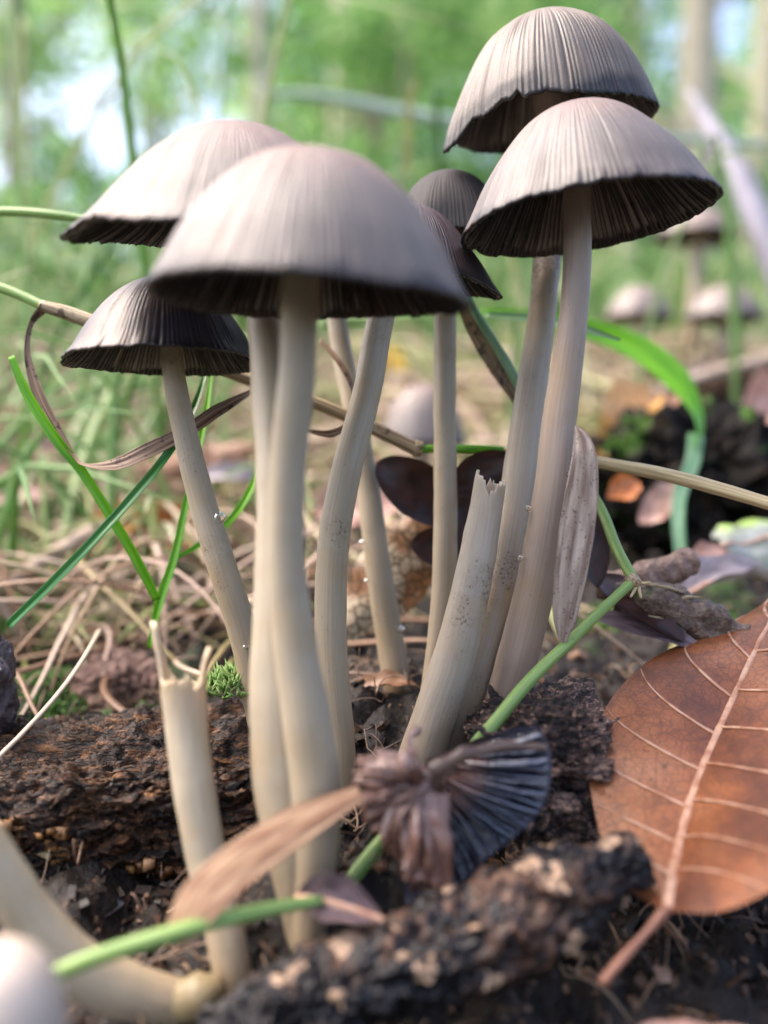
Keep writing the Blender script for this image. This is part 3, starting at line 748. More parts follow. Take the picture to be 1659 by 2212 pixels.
chunk('dark_stone', 'dark grey lump at the left edge above the moss', 'stone', P(-42, 1490, 11.5),
      [(1, 0, 0), (0, 1, 0), (0, 0, 1)], (.0042, .005, .0085), m_wood('stone_grey', [(.3, (.03, .025, .03)), (.7, (.10, .08, .09))], (1, 1, 1), 200), .2, (1, 1, 1), 14, .45, 40)
# foreground log
s = sweep([P(480, 2290, 7.6), P(700, 2150, 7.8), P(950, 2060, 8.0), P(1180, 1960, 8.2), P(1390, 1850, 8.4)], [RR(104, 7.8), RR(104, 7.9), RR(98, 8.0), RR(100, 8.1), RR(112, 8.2), RR(104, 8.3), RR(60, 8.4)], seg=150, n=240, bump=0)
V = s[0]; cc = crom([P(480, 2290, 7.6), P(700, 2150, 7.8), P(950, 2060, 8.0), P(1180, 1960, 8.2), P(1390, 1850, 8.4)], 240)
cc = np.vstack([cc[:1], cc, cc[-1:]]).repeat(150, 0)
dr = nrm(V - cc)
V = V + dr * (fbm(V * 110, 3, 12) * .0009 + fbm(V * 260, 4, 2, .6) * .0007 - np.abs(fbm(V * 700, 3, 6)) * .0008)[:, None]
lg = mk('fallen_branch', V, s[1], WOOD_L, uv=s[2], label='thick mottled rotten branch lying across the lower right foreground', cat='branch')
# twig at right
TW = m_wood('twig_bark', [(.3, (.02, .015, .012)), (.5, (.09, .06, .045)), (.66, (.24, .17, .12)), (.8, (.4, .32, .24))], (1, 1, 1), 420, .5, 6e-4, moss=.36)
tw = root('twig', P(1340, 1290, 12.4), 'short rough broken twig forking at the right above the brown leaf', 'twig')
s = sweep([P(1290, 1265, 13.0), P(1370, 1262, 12.8), P(1440, 1232, 12.7), P(1500, 1205, 12.7)], [RR(26, 12.8), RR(38, 12.8), RR(32, 12.8), RR(22, 12.8)], seg=40, n=70, bump=7e-4, bscale=350, seed=4)
mk('branch', s[0], s[1], m_wood('twig_bark_pinkish', [(.3, (.07, .04, .03)), (.5, (.2, .12, .09)), (.7, (.4, .27, .2))], (1, 1, 1), 420, .5, 5e-4), tw, uv=s[2])
s = sweep([P(1330, 1285, 12.3), P(1420, 1300, 12.1), P(1500, 1330, 11.9), P(1560, 1352, 11.8), P(1612, 1372, 11.7)], [RR(30, 12.2), RR(52, 12), RR(40, 12), RR(38, 11.8), RR(24, 11.7)], seg=48, n=90, bump=1.0e-3, bscale=300, seed=8)
mk('branch', s[0], s[1], TW, tw, uv=s[2])
for a, b, w in (((1395, 1262), (1480, 1282), 5), ((1440, 1300), (1520, 1290), 6), ((1470, 1355), (1400, 1330), 5)):
    s = sweep([P(a[0], a[1], 11.9), P((a[0] + b[0]) / 2, (a[1] + b[1]) / 2 - 4, 11.8), P(b[0], b[1], 11.8)], [RR(w, 12), RR(w * .8, 12), RR(2, 12)], seg=10, n=14, bump=1e-4)
    mk('splinter', s[0], s[1], STRAWY, tw, uv=s[2])

# ------------------------------------------------------------------ grass stalks and blades of the foreground
def stalk(r, pts, w, mat, name='stalk', bump=2e-5, n=None):
    s = sweep([P(*p) for p in pts], [RR(a / 2, p[2]) for a, p in zip(w, pts)], seg=20, n=n, bump=bump, bscale=400)
    return mk(name, s[0], s[1], mat, r, uv=s[2])
def blade(r, pts, w, mat, name='blade', th=.12, fold=.25, rib=0.0, twist=None, n=None, bump=0.0, hint=None, label=None):
    s = sweep([P(*p) for p in pts], [RR(a / 2, p[2]) for a, p in zip(w, pts)], [RR(a / 2 * th, p[2]) for a, p in zip(w, pts)], seg=28, n=n, fold=fold, rib=rib, twist=twist, bump=bump, bscale=350, hint=hint)
    return mk(name, s[0], s[1], mat, r, uv=s[2], label=label)

g = root('grass_stalk', P(1700, 1095, 10.6), 'long jointed grass stalk crossing the whole clump from upper left down to the right edge', 'grass stalk')
stalk(g, [(-60, 600, 12.3), (30, 632, 12.2), (95, 662, 12.1)], [22, 22, 22], GREEN_P)
stalk(g, [(88, 660, 12.1), (150, 678, 12.1), (260, 718, 12.1), (420, 775, 12.2), (560, 828, 12.4), (700, 878, 12.5), (820, 932, 12.6), (905, 972, 12.6)], [26, 32, 34, 30, 28, 28, 30, 30], STRAWY, 'sheath', 5e-5)
stalk(g, [(895, 968, 12.6), (912, 972, 12.6)], [36, 32], STRAWY, 'node', 2e-4, 10)
stalk(g, [(905, 970, 12.6), (960, 970, 12.6), (1030, 970, 12.6), (1095, 972, 12.7)], [18, 18, 18, 16], GREEN)
stalk(g, [(1085, 972, 12.7), (1180, 975, 12.5), (1290, 998, 12.2), (1420, 1022, 11.6), (1540, 1052, 11.0), (1720, 1105, 10.4)], [18, 20, 26, 30, 30, 28], STRAW_L, 'sheath', 4e-5)
blade(g, [(92, 662, 12.1), (66, 700, 12.0), (58, 760, 11.9), (78, 840, 11.8), (118, 920, 11.7), (160, 985, 11.6), (186, 1006, 11.5), (250, 1005, 11.5), (320, 975, 11.5), (400, 935, 11.6), (470, 890, 11.8), (545, 845, 12.0)],
      [30, 12, 14, 24, 22, 10, 12, 30, 36, 30, 34, 10], DRYLEAF, 'dry_blade', fold=.3, rib=.05, twist=[1.2, 1.0, .9, .5, .4, .9, 1.2, .5, .3, .2, .5, .2], n=130)
blade(g, [(690, 735, 12.7), (730, 780, 12.6), (760, 840, 12.5), (765, 900, 12.4), (720, 935, 12.2), (655, 930, 12.2)], [10, 14, 16, 14, 18, 6], DRYLEAF, 'dry_blade', twist=[.2, .4, 1.0, 1.0, .2, 0], n=60)

g = root('grass_plant', P(338, 1300, 12.0), 'bright green grass blade cut square at its top, leaning right towards the small stem', 'grass blade', 'green grass blades around the clump')
blade(g, [(25, 770, 11.6), (60, 850, 11.6), (120, 945, 11.6), (180, 1020, 11.7), (250, 1130, 11.8), (300, 1215, 11.9), (340, 1295, 12.0)], [14, 22, 24, 22, 22, 22, 18], GREEN, fold=.5, n=70)
g = root('grass_plant', P(20, 1352, 10.8), 'dark green grass blade crossing the bright one, rising from the left edge', 'grass blade', 'green grass blades around the clump')
blade(g, [(18, 1352, 10.6), (110, 1262, 10.8), (200, 1170, 11.0), (290, 1070, 11.3), (370, 970, 11.6), (420, 880, 12.2), (446, 800, 12.5)], [18, 20, 20, 20, 18, 16, 8], GREEN_D, fold=.5, n=70)
g = root('grass_plant', P(318, 1440, 12.2), 'green grass blade with a side leaf, standing just left of the small leaning stem', 'grass blade', 'green grass blades around the clump')
blade(g, [(322, 1400, 12.2), (345, 1300, 12.2), (378, 1200, 12.3), (402, 1090, 12.4), (425, 990, 12.6), (445, 890, 12.8), (458, 800, 13.0)], [8, 20, 18, 16, 14, 13, 6], GREEN, fold=.5, n=70)
blade(g, [(384, 1204, 12.3), (440, 1170, 12.6), (500, 1120, 12.9), (540, 1060, 13.2), (560, 1000, 13.4)], [8, 14, 17, 16, 6], GREEN, fold=.4, n=50)

g = root('grass_stalk', P(760, 1900, 8.9), 'angled green grass stalk with a joint, passing before the right stems', 'grass stalk')
stalk(g, [(985, 600, 13.0), (1030, 680, 12.9), (1080, 760, 12.9), (1130, 850, 12.8)], [16, 18, 20, 20], BLUEGRASS)
stalk(g, [(1130, 850, 12.8), (1200, 960, 12.6), (1290, 1085, 12.0), (1330, 1180, 11.4), (1368, 1252, 11.0)], [18, 20, 22, 24, 24], GREEN_P)
stalk(g, [(1355, 1246, 11.0), (1368, 1256, 11.0), (1382, 1262, 11.0)], [26, 34, 18], STRAWY, 'node', 1.5e-4, 12)
stalk(g, [(1368, 1254, 11.0), (1300, 1318, 10.8), (1232, 1385, 10.6), (1140, 1475, 10.3), (1040, 1595, 9.9), (900, 1745, 9.5), (830, 1812, 9.3), (756, 1905, 9.1)], [22, 22, 24, 28, 30, 30, 30, 34], GREEN_P)
for e in ((1405, 1258), (1362, 1290), (1385, 1292)):
    stalk(g, [(1378, 1258, 11.0), ((1378 + e[0]) / 2, (1262 + e[1]) / 2, 10.95), (e[0], e[1], 10.9)], [8, 7, 5], STRAW_L, 'rootlet', 0, 10)
blade(g, [(1216, 1388, 10.5), (1220, 1335, 10.45), (1232, 1240, 10.4), (1245, 1150, 10.4), (1256, 1070, 10.4), (1262, 990, 10.4), (1256, 945, 10.45), (1244, 920, 10.5)], [16, 52, 72, 78, 74, 56, 34, 6], DRYGREY, 'dry_blade', th=.05, fold=.06, rib=.05, n=110)
blade(g, [(988, 640, 13.3), (1020, 700, 13.2), (1060, 770, 13.1), (1105, 840, 13.0), (1130, 880, 13.0)], [14, 36, 40, 34, 20], m_blade('speckled_dry_blade', (.12, .07, .035), (.36, .25, .14), .05, .55, 14, spots=(900, .56, (.02, .014, .01))), 'dry_blade', th=.06, fold=.1, rib=.05, n=60)

g = root('grass_stalk', P(80, 2110, 7.2), 'blurred green grass stalk lying low across the foreground over the bent stem', 'grass stalk')
stalk(g, [(70, 2125, 7.1), (200, 2070, 7.2), (400, 2008, 7.4), (560, 1968, 7.7), (695, 1945, 8.0)], [34, 38, 36, 32, 22], GREEN_P)
blade(g, [(385, 2035, 7.4), (430, 1950, 7.5), (520, 1865, 7.7), (640, 1785, 7.95), (780, 1712, 8.2)], [70, 100, 98, 86, 36], DRYPINK, 'dry_blade', th=.05, fold=.06, hint=(0, -1, .7), rib=.06, n=70)

# arching blade at right and others
g = root('grass_plant', P(1468, 1210, 16), 'broad green blade arching down at the right, its hanging end pale bluish', 'grass blade', 'green grass blades around the clump')
blade(g, [(1040, 672, 19), (1160, 685, 19), (1280, 715, 19), (1380, 755, 18.8), (1460, 820, 18.6), (1505, 900, 18.4), (1505, 970, 18.2)], [14, 26, 44, 56, 60, 42, 34], GREEN, th=.08, fold=.2, twist=[0, 0, 0, .1, .2, .7, 1.0], n=80)
blade(g, [(1503, 940, 18.3), (1495, 1000, 18.1), (1470, 1060, 17.8), (1464, 1120, 17.5), (1470, 1200, 17.2)], [36, 34, 32, 30, 26], BLUEGRASS, 'blade_end', th=.1, fold=.15, n=50)
g = root('grass_plant', P(1000, 690, 14), 'short pale green blade poking out between the two tall right stems', 'grass blade', 'green grass blades around the clump')
blade(g, [(1050, 680, 14.2), (1140, 686, 14.0), (1240, 705, 13.6), (1340, 735, 13.2)], [10, 18, 22, 6], BLUEGRASS, fold=.4, n=40)
g = root('grass_stalk', P(-60, 455, 13.4), 'thin light green stalk reaching the flared brim from the left edge', 'grass stalk')
stalk(g, [(-60, 458, 13.4), (40, 458, 13.3), (130, 466, 13.2), (230, 482, 13.2)], [20, 20, 18, 16], GREEN_P)
g = root('grass_plant', P(120, 1850, 11), 'short cut green stalk end on the dark soil at the left edge', 'grass blade')
stalk(g, [(-30, 1770, 10.4), (50, 1812, 10.2), (95, 1838, 10.1)], [26, 24, 24], GREEN_P)
stalk(g, [(90, 1835, 10.1), (112, 1850, 10.05)], [26, 18], STRAW_L, 'node', 1e-4, 10)
g = root('grass_stalk', P(575, 195, 22), 'pale blurred stalk crossing high behind the caps', 'grass stalk')
stalk(g, [(560, 200, 45), (700, 208, 45), (840, 238, 45), (1000, 264, 45), (1200, 290, 46), (1420, 298, 47), (1720, 318, 48)], [12, 20, 26, 26, 22, 20, 20], m_blade('faded_grass', (.30, .42, .36), (.45, .55, .5), .3))
g = root('grass_plant', P(885, 400, 30), 'thin yellowish blurred stem hanging between the cap pairs', 'grass blade')
blade(g, [(878, 380, 30), (880, 300, 30), (885, 220, 30), (900, 170, 30)], [12, 14, 16, 8], m_blade('yellowish_stem', (.3, .3, .08), (.42, .36, .12), .3), n=30)
g = root('bare_sapling', P(1660, 640, 55), 'thick pale lilac blurred stem leaning at the upper right', 'stem')
stalk(g, [(1490, 200, 44), (1545, 290, 43), (1590, 370, 42), (1640, 480, 41), (1700, 640, 40), (1740, 780, 39)], [16, 44, 56, 60, 60, 60], m_wood('lilac_bark', [(.3, (.17, .16, .20)), (.7, (.32, .31, .36))], (1, 1, 1), 60))

# ------------------------------------------------------------------ leaves
def loft_leaf(M, L, Rr, nt=70, ns=26, bulge=.0, pleat=0.0, nv=9, edge=0.0):
    M = crom(M, nt); L = crom(L, nt); Rr = crom(Rr, nt)
    S = np.linspace(-1, 1, 2 * ns + 1)
    V = np.zeros((nt, len(S), 3))
    T = nrm(np.gradient(M, axis=0)); Wd = Rr - L; N = nrm(np.cross(Wd, T)); 
    N = np.where((N[:, 2:3] < 0), -N, N)
    t = np.linspace(0, 1, nt)
    for k, s in enumerate(S):
        a = abs(s); E = L if s < 0 else Rr
        wid = np.linalg.norm(E - M, axis=1)[:, None]
        b = bulge * wid * (a * (1 - a)) * 4
        pl = pleat * wid * np.sin((t * nv - a * 1.1) * 2 * pi)[:, None] * a * (1.15 - a)
        V[:, k] = M + (E - M) * a + N * (b + pl) 
    return V, N
BEECH = None
def m_beech():
    m, nt, out = newmat('brown_beech_leaf')
    tc = nd(nt, 'TexCoord'); ob = tc.outputs['Object']
    n = noi(nt, ob, 75, 4, .6); n2 = noi(nt, ob, 1400, 3, .6); n3 = noi(nt, ob, 300, 4, .7)
    c = ramp(nt, n, [(.36, (.13, .035, .012)), (.47, (.24, .072, .022)), (.56, (.32, .105, .035)), (.68, (.38, .15, .065))])
    c = mix(nt, ramp(nt, n3, [(.55, 0.0), (.75, .6)]), c, (.16, .055, .02))
    vo = nd(nt, 'TexVoronoi', {'Scale': 1100.0}, feature='DISTANCE_TO_EDGE'); nt.links.new(ob, vo.inputs['Vector'])
    v3 = nd(nt, 'TexVoronoi', {'Scale': 380.0}, feature='DISTANCE_TO_EDGE'); nt.links.new(ob, v3.inputs['Vector'])
    ve = ramp(nt, mth(nt, 'MINIMUM', vo.outputs['Distance'], mth(nt, 'MULTIPLY', v3.outputs['Distance'], 1.6)), [(0, .6), (.10, 1.0)])
    c = mix(nt, 1.0, c, ve, 'MULTIPLY')
    c = mix(nt, ramp(nt, n2, [(.62, 0.0), (.7, .8)]), c, (.07, .025, .012))
    c = mix(nt, ramp(nt, noi(nt, ob, 190, 4, .7), [(.56, 0.0), (.66, .55)]), c, (.10, .03, .012))
    finish(nt, out, c, .42, mth(nt, 'ADD', mth(nt, 'MULTIPLY', ve, .25), n3), 2.2e-4, .7, trans=.15, spec=.65)
    return m
def m_vein():
    m, nt, out = newmat('leaf_vein')
    tc = nd(nt, 'TexCoord'); n = noi(nt, tc.outputs['Object'], 500, 3)
    c = ramp(nt, n, [(.35, (.30, .12, .06)), (.6, (.50, .30, .20))])
    finish(nt, out, c, .4, n, 1e-4, .5)
    return m
VEIN = m_vein()
lf = root('fallen_leaf', P(1310, 2110, 7.8), 'large orange-brown beech leaf with pale veins filling the lower right', 'leaf')
Mi = [P(1442, 1962, 8.15), P(1464, 1850, 8.7), P(1500, 1710, 9.5), P(1556, 1570, 10.3), P(1622, 1430, 11.1), P(1700, 1290, 12.1), P(1790, 1180, 13.2)]
Le = [P(1436, 1964, 8.16), P(1345, 1905, 8.6), P(1288, 1770, 9.4), P(1278, 1590, 10.3), P(1395, 1432, 11.4), P(1600, 1340, 12.4), P(1785, 1184, 13.2)]
Ri = [P(1450, 1966, 8.1), P(1560, 1968, 7.8), P(1700, 1905, 7.7), P(1850, 1800, 8.1), P(1960, 1600, 9.2), P(1960, 1380, 11.0), P(1800, 1190, 13.2)]
V, N = loft_leaf(Mi, Le, Ri, 150, 50, bulge=.04, pleat=.007, nv=9)
nt0, ns0 = V.shape[0], V.shape[1]
V = V + N[:, None, :] * (fbm(V * 60, 3, 4) * .0004)[..., None]
F, uv = grid(ns0, nt0)
mk('blade', V.reshape(-1, 3), F, m_beech(), lf, uv=uv)
def onleaf(t, s):
    a = t * (nt0 - 1); b = (s + 1) / 2 * (ns0 - 1); i = min(int(a), nt0 - 2); j = min(int(b), ns0 - 2); fa, fb = a - i, b - j
    return (V[i, j] * (1 - fa) + V[i + 1, j] * fa) * (1 - fb) + (V[i, j + 1] * (1 - fa) + V[i + 1, j + 1] * fa) * fb + N[i] * .00006
s = sweep([P(1300, 2125, 7.7), P(1350, 2065, 7.85), P(1400, 2010, 8.0), P(1442, 1962, 8.15)], [RR(12, 7.8), RR(10, 7.9), RR(12, 8), RR(13, 8.1)], seg=16, n=30, bump=1.2e-4)
mk('petiole', s[0], s[1], m_blade('petiole_reddish', (.16, .06, .035), (.30, .14, .09), 0, .4, 8), lf, uv=s[2])
s = sweep([onleaf(t, 0) for t in np.linspace(0, 1, 24)], np.linspace(.00062, .00018, 24), np.linspace(.0003, .00008, 24), seg=12, n=120, bump=8e-5, bscale=500, hint=(0, -.3, 1))
mk('midrib', s[0], s[1], VEIN, lf, uv=s[2])
for k in range(9):
    for sd in (-1, 1):
        t0 = .10 + k * .095 + (.02 if sd > 0 else 0)
        pp = []
        for q in np.linspace(0, .97, 14):
            pp.append(onleaf(min(t0 + q * .14 + .035 * q * q, .995), sd * q))
        s = sweep(pp, np.linspace(.00027, .00008, 14), np.linspace(.00014, .00004, 14), seg=8, n=50, bump=4e-5, bscale=700, hint=(0, -.3, 1))
        mk('vein', s[0], s[1], VEIN, lf, uv=s[2])

def simple_leaf(name, label, a, b, w, mat, d1, d2, curl=.25, n_=(0, -1, .25), group='dead leaves lying in the litter', cat='leaf', veins=False, lobes=0.0, seed=0, tipp=.9):
    """oval leaf from a to b (picture places with depths), width w"""
    cat_ = 'dark' if name == 'dark_leaf' else ''
    curl = curl if cat_ else [.25, .5, .8, -.4, 1.0][seed % 5]
    A = P(a[0], a[1], d1); B = P(b[0], b[1], d2); ax = B - A; Lh = np.linalg.norm(ax); ax = ax / Lh
    nn = nrm(n_); W = nrm(np.cross(ax, nn)); nn = np.cross(W, ax)
    nt, ns = 34, 17
    t = np.linspace(0, 1, nt)[:, None]; s = np.linspace(-1, 1, ns)[None, :]
    wd = RR(w / 2, (d1 + d2) / 2) * (np.sin(pi * np.clip(t, 0, 1) ** tipp) ** (.62 if cat_ == 'dark' else .85) + .01) * (1 + (0 if cat_ == 'dark' else .10) * fbm(np.stack([t * 5 + np.sign(s) * 3, s * 0 + seed + t * 0, t * 0 + s * 0], -1), 3, seed))
    Vv = A + ax * (t * Lh)[..., None] * np.ones_like(s)[..., None] + W * (wd * s)[..., None] + nn * (curl * wd * s ** 2 + .12 * Lh * curl * np.sin(pi * t) + (0 if cat_ else .12) * wd * np.sin(t * 19 + seed) * np.abs(s) ** 2)[..., None]
    Vv = Vv + nn * (fbm(Vv * 160, 3, seed) * Lh * .03)[..., None] * 1.0
    F, uv = grid(ns, nt)
    r_ = root(name, A, label, cat, group)
    mk('blade', Vv.reshape(-1, 3), F, mat, r_, uv=uv)
    if veins:
        sp = sweep(Vv[:, ns // 2] - nn * .00005, .00035, .0003, seg=8, n=40)
        mk('midrib', sp[0], sp[1], VEIN, r_, uv=sp[2])
    return r_
DKLEAF = m_blade('dark_red_leaf', (.018, .008, .007), (.05, .014, .010), .15, .35, 3, spots=(130, .62, (.16, .05, .012)))
simple_leaf('dark_leaf', 'larger oval dark brown leaf hanging left of the straight thin stem', (812, 1000), (1000, 1130), 120, DKLEAF, 13.0, 13.3, seed=1, group='oval dark leaves behind the stems')
simple_leaf('dark_leaf', 'rounded dark red leaf against the torn top of the broken stem', (978, 1060), (1110, 985), 92, DKLEAF, 12.5, 12.3, seed=2, group='oval dark leaves behind the stems')
simple_leaf('dark_leaf', 'small dark leaf lying over the lacy leaf', (888, 1175), (1010, 1190), 84, DKLEAF, 13.0, 13.2, seed=3, group='oval dark leaves behind the stems')
simple_leaf('dark_leaf', 'dark red leaf standing between the thin stem and the broken stem', (1008, 1040), (1000, 1290), 80, DKLEAF, 13.2, 13.0, seed=4, group='oval dark leaves behind the stems')
simple_leaf('dark_leaf', 'dark red leaf showing behind the grey dry blade', (1270, 1090), (1290, 1270), 70, DKLEAF, 12.4, 12.2, seed=5, group='oval dark leaves behind the stems')
simple_leaf('dark_leaf', 'dark curled leaf with a red edge below the grass joint', (1290, 1240), (1480, 1385), 110, DKLEAF, 12.4, 11.6, seed=6, n_=(0, -.5, 1), group='oval dark leaves behind the stems')
simple_leaf('dark_leaf', 'purplish dark leaf lying flat under the twig', (1270, 1330), (1520, 1405), 70, m_blade('purplish_leaf', (.09, .06, .07), (.2, .15, .16), .1, .3, 6), 12.0, 11.6, seed=7, n_=(0, -.5, 1), group='oval dark leaves behind the stems')
def m_lace():
    m, nt, out = newmat('lacy_leaf')
    tc = nd(nt, 'TexCoord'); ob = tc.outputs['Object']
    vo = nd(nt, 'TexVoronoi', {'Scale': 1500.0}, feature='DISTANCE_TO_EDGE'); nt.links.new(ob, vo.inputs['Vector'])
    v2 = nd(nt, 'TexVoronoi', {'Scale': 520.0}, feature='DISTANCE_TO_EDGE'); nt.links.new(ob, v2.inputs['Vector'])
    e = mth(nt, 'MINIMUM', vo.outputs['Distance'], mth(nt, 'MULTIPLY', v2.outputs['Distance'], .7))
    n = noi(nt, ob, 130, 3)
    pale = mix(nt, ramp(nt, n, [(.45, 0.0), (.6, 1.0)]), (.5, .42, .3), (.3, .14, .06))
    c = mix(nt, ramp(nt, e, [(.02, 0.0), (.07, 1.0)]), (.07, .04, .015), pale)
    finish(nt, out, c, .5, e, 2e-4, .8, trans=.2)
    return m
LACE = m_lace()
simple_leaf('lacy_leaf', 'decayed lacy brown leaf with a net of veins, leaning behind the stems', (960, 1095), (720, 1390), 170, LACE, 14.0, 13.6, seed=8, n_=(.1, -1, .3), group=None, curl=.15)
OR1 = m_blade('orange_leaf', (.35, .10, .02), (.5, .17, .04), .15, .4, 4)
BR1 = m_blade('brown_leaf', (.16, .075, .035), (.32, .17, .09), .12, .4, 5, spots=(90, .6, (.08, .03, .015)))
PK1 = m_blade('pinkish_leaf', (.34, .19, .15), (.5, .32, .27), .12, .4, 5)
GY1 = m_blade('silvery_leaf', (.18, .15, .16), (.38, .34, .36), .1, .3, 5)
YL1 = m_blade('yellow_leaf', (.6, .38, .04), (.75, .5, .08), .15, .4, 5)
OC1 = m_blade('ochre_leaf', (.38, .2, .05), (.55, .32, .1), .15, .4, 5)
BK1 = m_blade('slaty_leaf', (.022, .022, .03), (.07, .065, .08), .0, .3, 5)
for (lab, a, b, w, mat, d1, d2, nn, sd) in (
        ('bright orange leaf behind the crossing grass blades', (230, 1165), (470, 1150), 130, OR1, 20, 20.5, (0, -1, .6), 21),
        ('tan leaf beside the bright orange leaf', (190, 1190), (330, 1100), 90, OC1, 19.5, 20.5, (0, -1, .6), 22),
        ('dark brown curled leaf behind the small leaning stem', (300, 1010), (560, 960), 90, BR1, 22, 22.5, (0, -1, .6), 23),
        ('pinkish brown leaf at the left edge', (-60, 1040), (190, 960), 150, PK1, 24, 25, (0, -1, .7), 24),
        ('small pink leaf under the pinkish brown one', (-20, 1085), (150, 1065), 60, PK1, 20, 21, (0, -.6, 1), 25),
        ('red-pink leaf seen between the thick stem and the thin one', (680, 1110), (900, 1070), 150, PK1, 19, 19.5, (0, -1, .7), 26),
        ('silvery grey leaf behind the leaning stem', (400, 1050), (620, 1055), 60, GY1, 22, 22, (0, -.7, 1), 27),
        ('yellow leaf glowing between the thick stem and the thin one', (820, 745), (880, 800), 50, YL1, 40, 40, (0, -1, .4), 28),
        ('ochre folded leaf at the right behind the dry blade', (1290, 1010), (1420, 870), 110, OC1, 21, 24, (-.4, -1, .5), 29),
        ('brown leaf leaning behind the ochre leaf', (1350, 1000), (1470, 850), 120, BR1, 23, 25, (-.5, -1, .3), 30),
        ('small red leaf in the dark hollow at the right', (1310, 1075), (1380, 1040), 60, OR1, 17, 17.5, (0, -1, .4), 31),
        ('pale round leaf at the right edge', (1590, 920), (1720, 850), 130, PK1, 24, 25, (0, -1, .5), 32),
        ('silvery flat leaf on the ground at the right edge', (1560, 1180), (1760, 1120), 170, m_blade('mossy_pale_leaf', (.14, .16, .12), (.30, .32, .30), .1, .35, 5, spots=(60, .52, (.25, .4, .08))), 16, 17.5, (0, -.8, 1), 33),
        ('grey flat leaf under the twig end', (1450, 1300), (1690, 1260), 90, GY1, 15, 15.5, (0, -.4, 1), 34),
        ('mauve leaf beside the hanging blade end', (1380, 1130), (1480, 1040), 70, PK1, 18, 18.5, (0, -1, .4), 35),
        ('rounded pink leaf right of the hanging blade end', (1480, 1225), (1580, 1190), 60, PK1, 16, 16, (0, -.8, .8), 36),
        ('flat slate-black leaf piece on the dark soil', (140, 1990), (270, 1950), 80, BK1, 9.8, 9.9, (0, -.8, .8), 37),
        ('second slate-black leaf piece left of the split stem', (100, 1915), (190, 1960), 60, BK1, 10.0, 9.8, (0, -.6, 1), 38),
        ('grey-violet scrap of leaf at the foot of the thick stem', (640, 1935), (830, 1990), 100, m_blade('violet_scrap', (.07, .05, .06), (.18, .13, .14), .1, .35, 6), 8.2, 7.9, (0, -.8, .8), 39),
        ('mauve scrap beside the rotten block', (150, 1625), (245, 1600), 60, m_blade('mauve_scrap', (.12, .07, .08), (.25, .17, .18), .1, .35, 6), 13.5, 13.6, (0, -.6, 1), 40),
        ('dark leaf with its edge curled up at the foot of the thin stem', (755, 1490), (900, 1480), 60, BR1, 12.7, 12.6, (0, -.3, 1), 41),
        ('pinkish leaf edge at the bottom of the picture', (1380, 2225), (1640, 2230), 60, PK1, 6.4, 6.4, (0, -.4, 1), 43)):
    simple_leaf('dead_leaf', lab, a, b, w, mat, d1, d2, n_=nn, seed=sd, veins=w > 85)

# ------------------------------------------------------------------ loose litter
def gpt(px, d):
    x = (px - 829.5) / FPX * d * .01; y = d * .01
    return x, y
acc = Acc()
def add_chip(acc, c, s, rot, tint):
    q = np.array([[a, b, e] for a in (-1, 1) for b in (-1, 1) for e in (-1, 1)], float) * s * (1 + .35 * rng.normal(size=(8, 3)).clip(-1, 1))
    acc.add(c + q @ rot, np.array([[0, 1, 3, 2], [4, 6, 7, 5], [0, 4, 5, 1], [2, 3, 7, 6], [0, 2, 6, 4], [1, 5, 7, 3]]), tint=tint)
def rrot():
    q = rng.normal(size=4); q /= np.linalg.norm(q); w, x, y, z = q
    return np.array([[1 - 2 * (y * y + z * z), 2 * (x * y - z * w), 2 * (x * z + y * w)], [2 * (x * y + z * w), 1 - 2 * (x * x + z * z), 2 * (y * z - x * w)], [2 * (x * z - y * w), 2 * (y * z + x * w), 1 - 2 * (x * x + y * y)]])
n = 14000
dd = 5.5 + 40 * rng.random(n) ** 1.9
xx = rng.uniform(-1, 1, n) * dd * .6 * .01; yy = dd * .01
zz = ground_z(xx, yy)
for i in range(n):
    sz = min(rng.lognormal(-.7, .5), 1.3) * .0006 * (1 + dd[i] / 30)
    add_chip(acc, np.array([xx[i], yy[i], zz[i] + sz * .4]), np.array([sz, sz * rng.uniform(.3, .9), sz * rng.uniform(.15, .6)]), rrot(), np.clip(rng.beta(1.3, 3.2) * 1.0, 0, 1))
CHIPS = m_tint('soil_crumbs', [(0, (.007, .006, .005)), (.25, (.03, .02, .014)), (.5, (.1, .055, .032)), (.75, (.25, .15, .1)), (1, (.42, .32, .27))], .5, spec=.3)
acc.build('soil_crumbs', CHIPS, smooth=False, kind='stuff', label='dark crumbs of soil and wood covering the ground')

def strand(acc, p0, ang, L, w, z0, curl, lift, tint, seg=7, n=14, flat=.6):
    pts = []; a = ang; p = np.array(p0, float); st = L / n
    for k in range(n + 1):
        u = k / n
        pts.append([p[0], p[1], p[2] + lift * sin(pi * u) + z0])
        a += curl * st / .01 + rng.normal(0, .10)
        p[0] += cos(a) * st; p[1] += sin(a) * st * 1.0
        if z0 is not None: p[2] = gbase(p[0], p[1])
    V_, F_, u_ = sweep(pts, [w * .8, w, w, w * .3], [w * flat, w * flat, w * flat, w * .2], seg=seg, n=n * 2, hint=(.1, -.5, 1))
    acc.add(V_, F_, u_, tint=tint)
acc = Acc()
for k in range(1150):
    left = rng.random() < .72
    d = rng.uniform(15.5, 42) if left else rng.uniform(24, 45)
    px = rng.uniform(-150, 620) if left else rng.uniform(560, 1750)
    x, y = gpt(px, d)
    strand(acc, (x, y, gbase(x, y)), rng.uniform(0, 2 * pi), rng.uniform(.02, .07) * (1 + d / 60), rng.uniform(.0002, .0005) * (1 + d / 50), .0015, rng.normal(0, .35), rng.uniform(.001, .015) * (1 + d / 40), rng.uniform(0, 1))
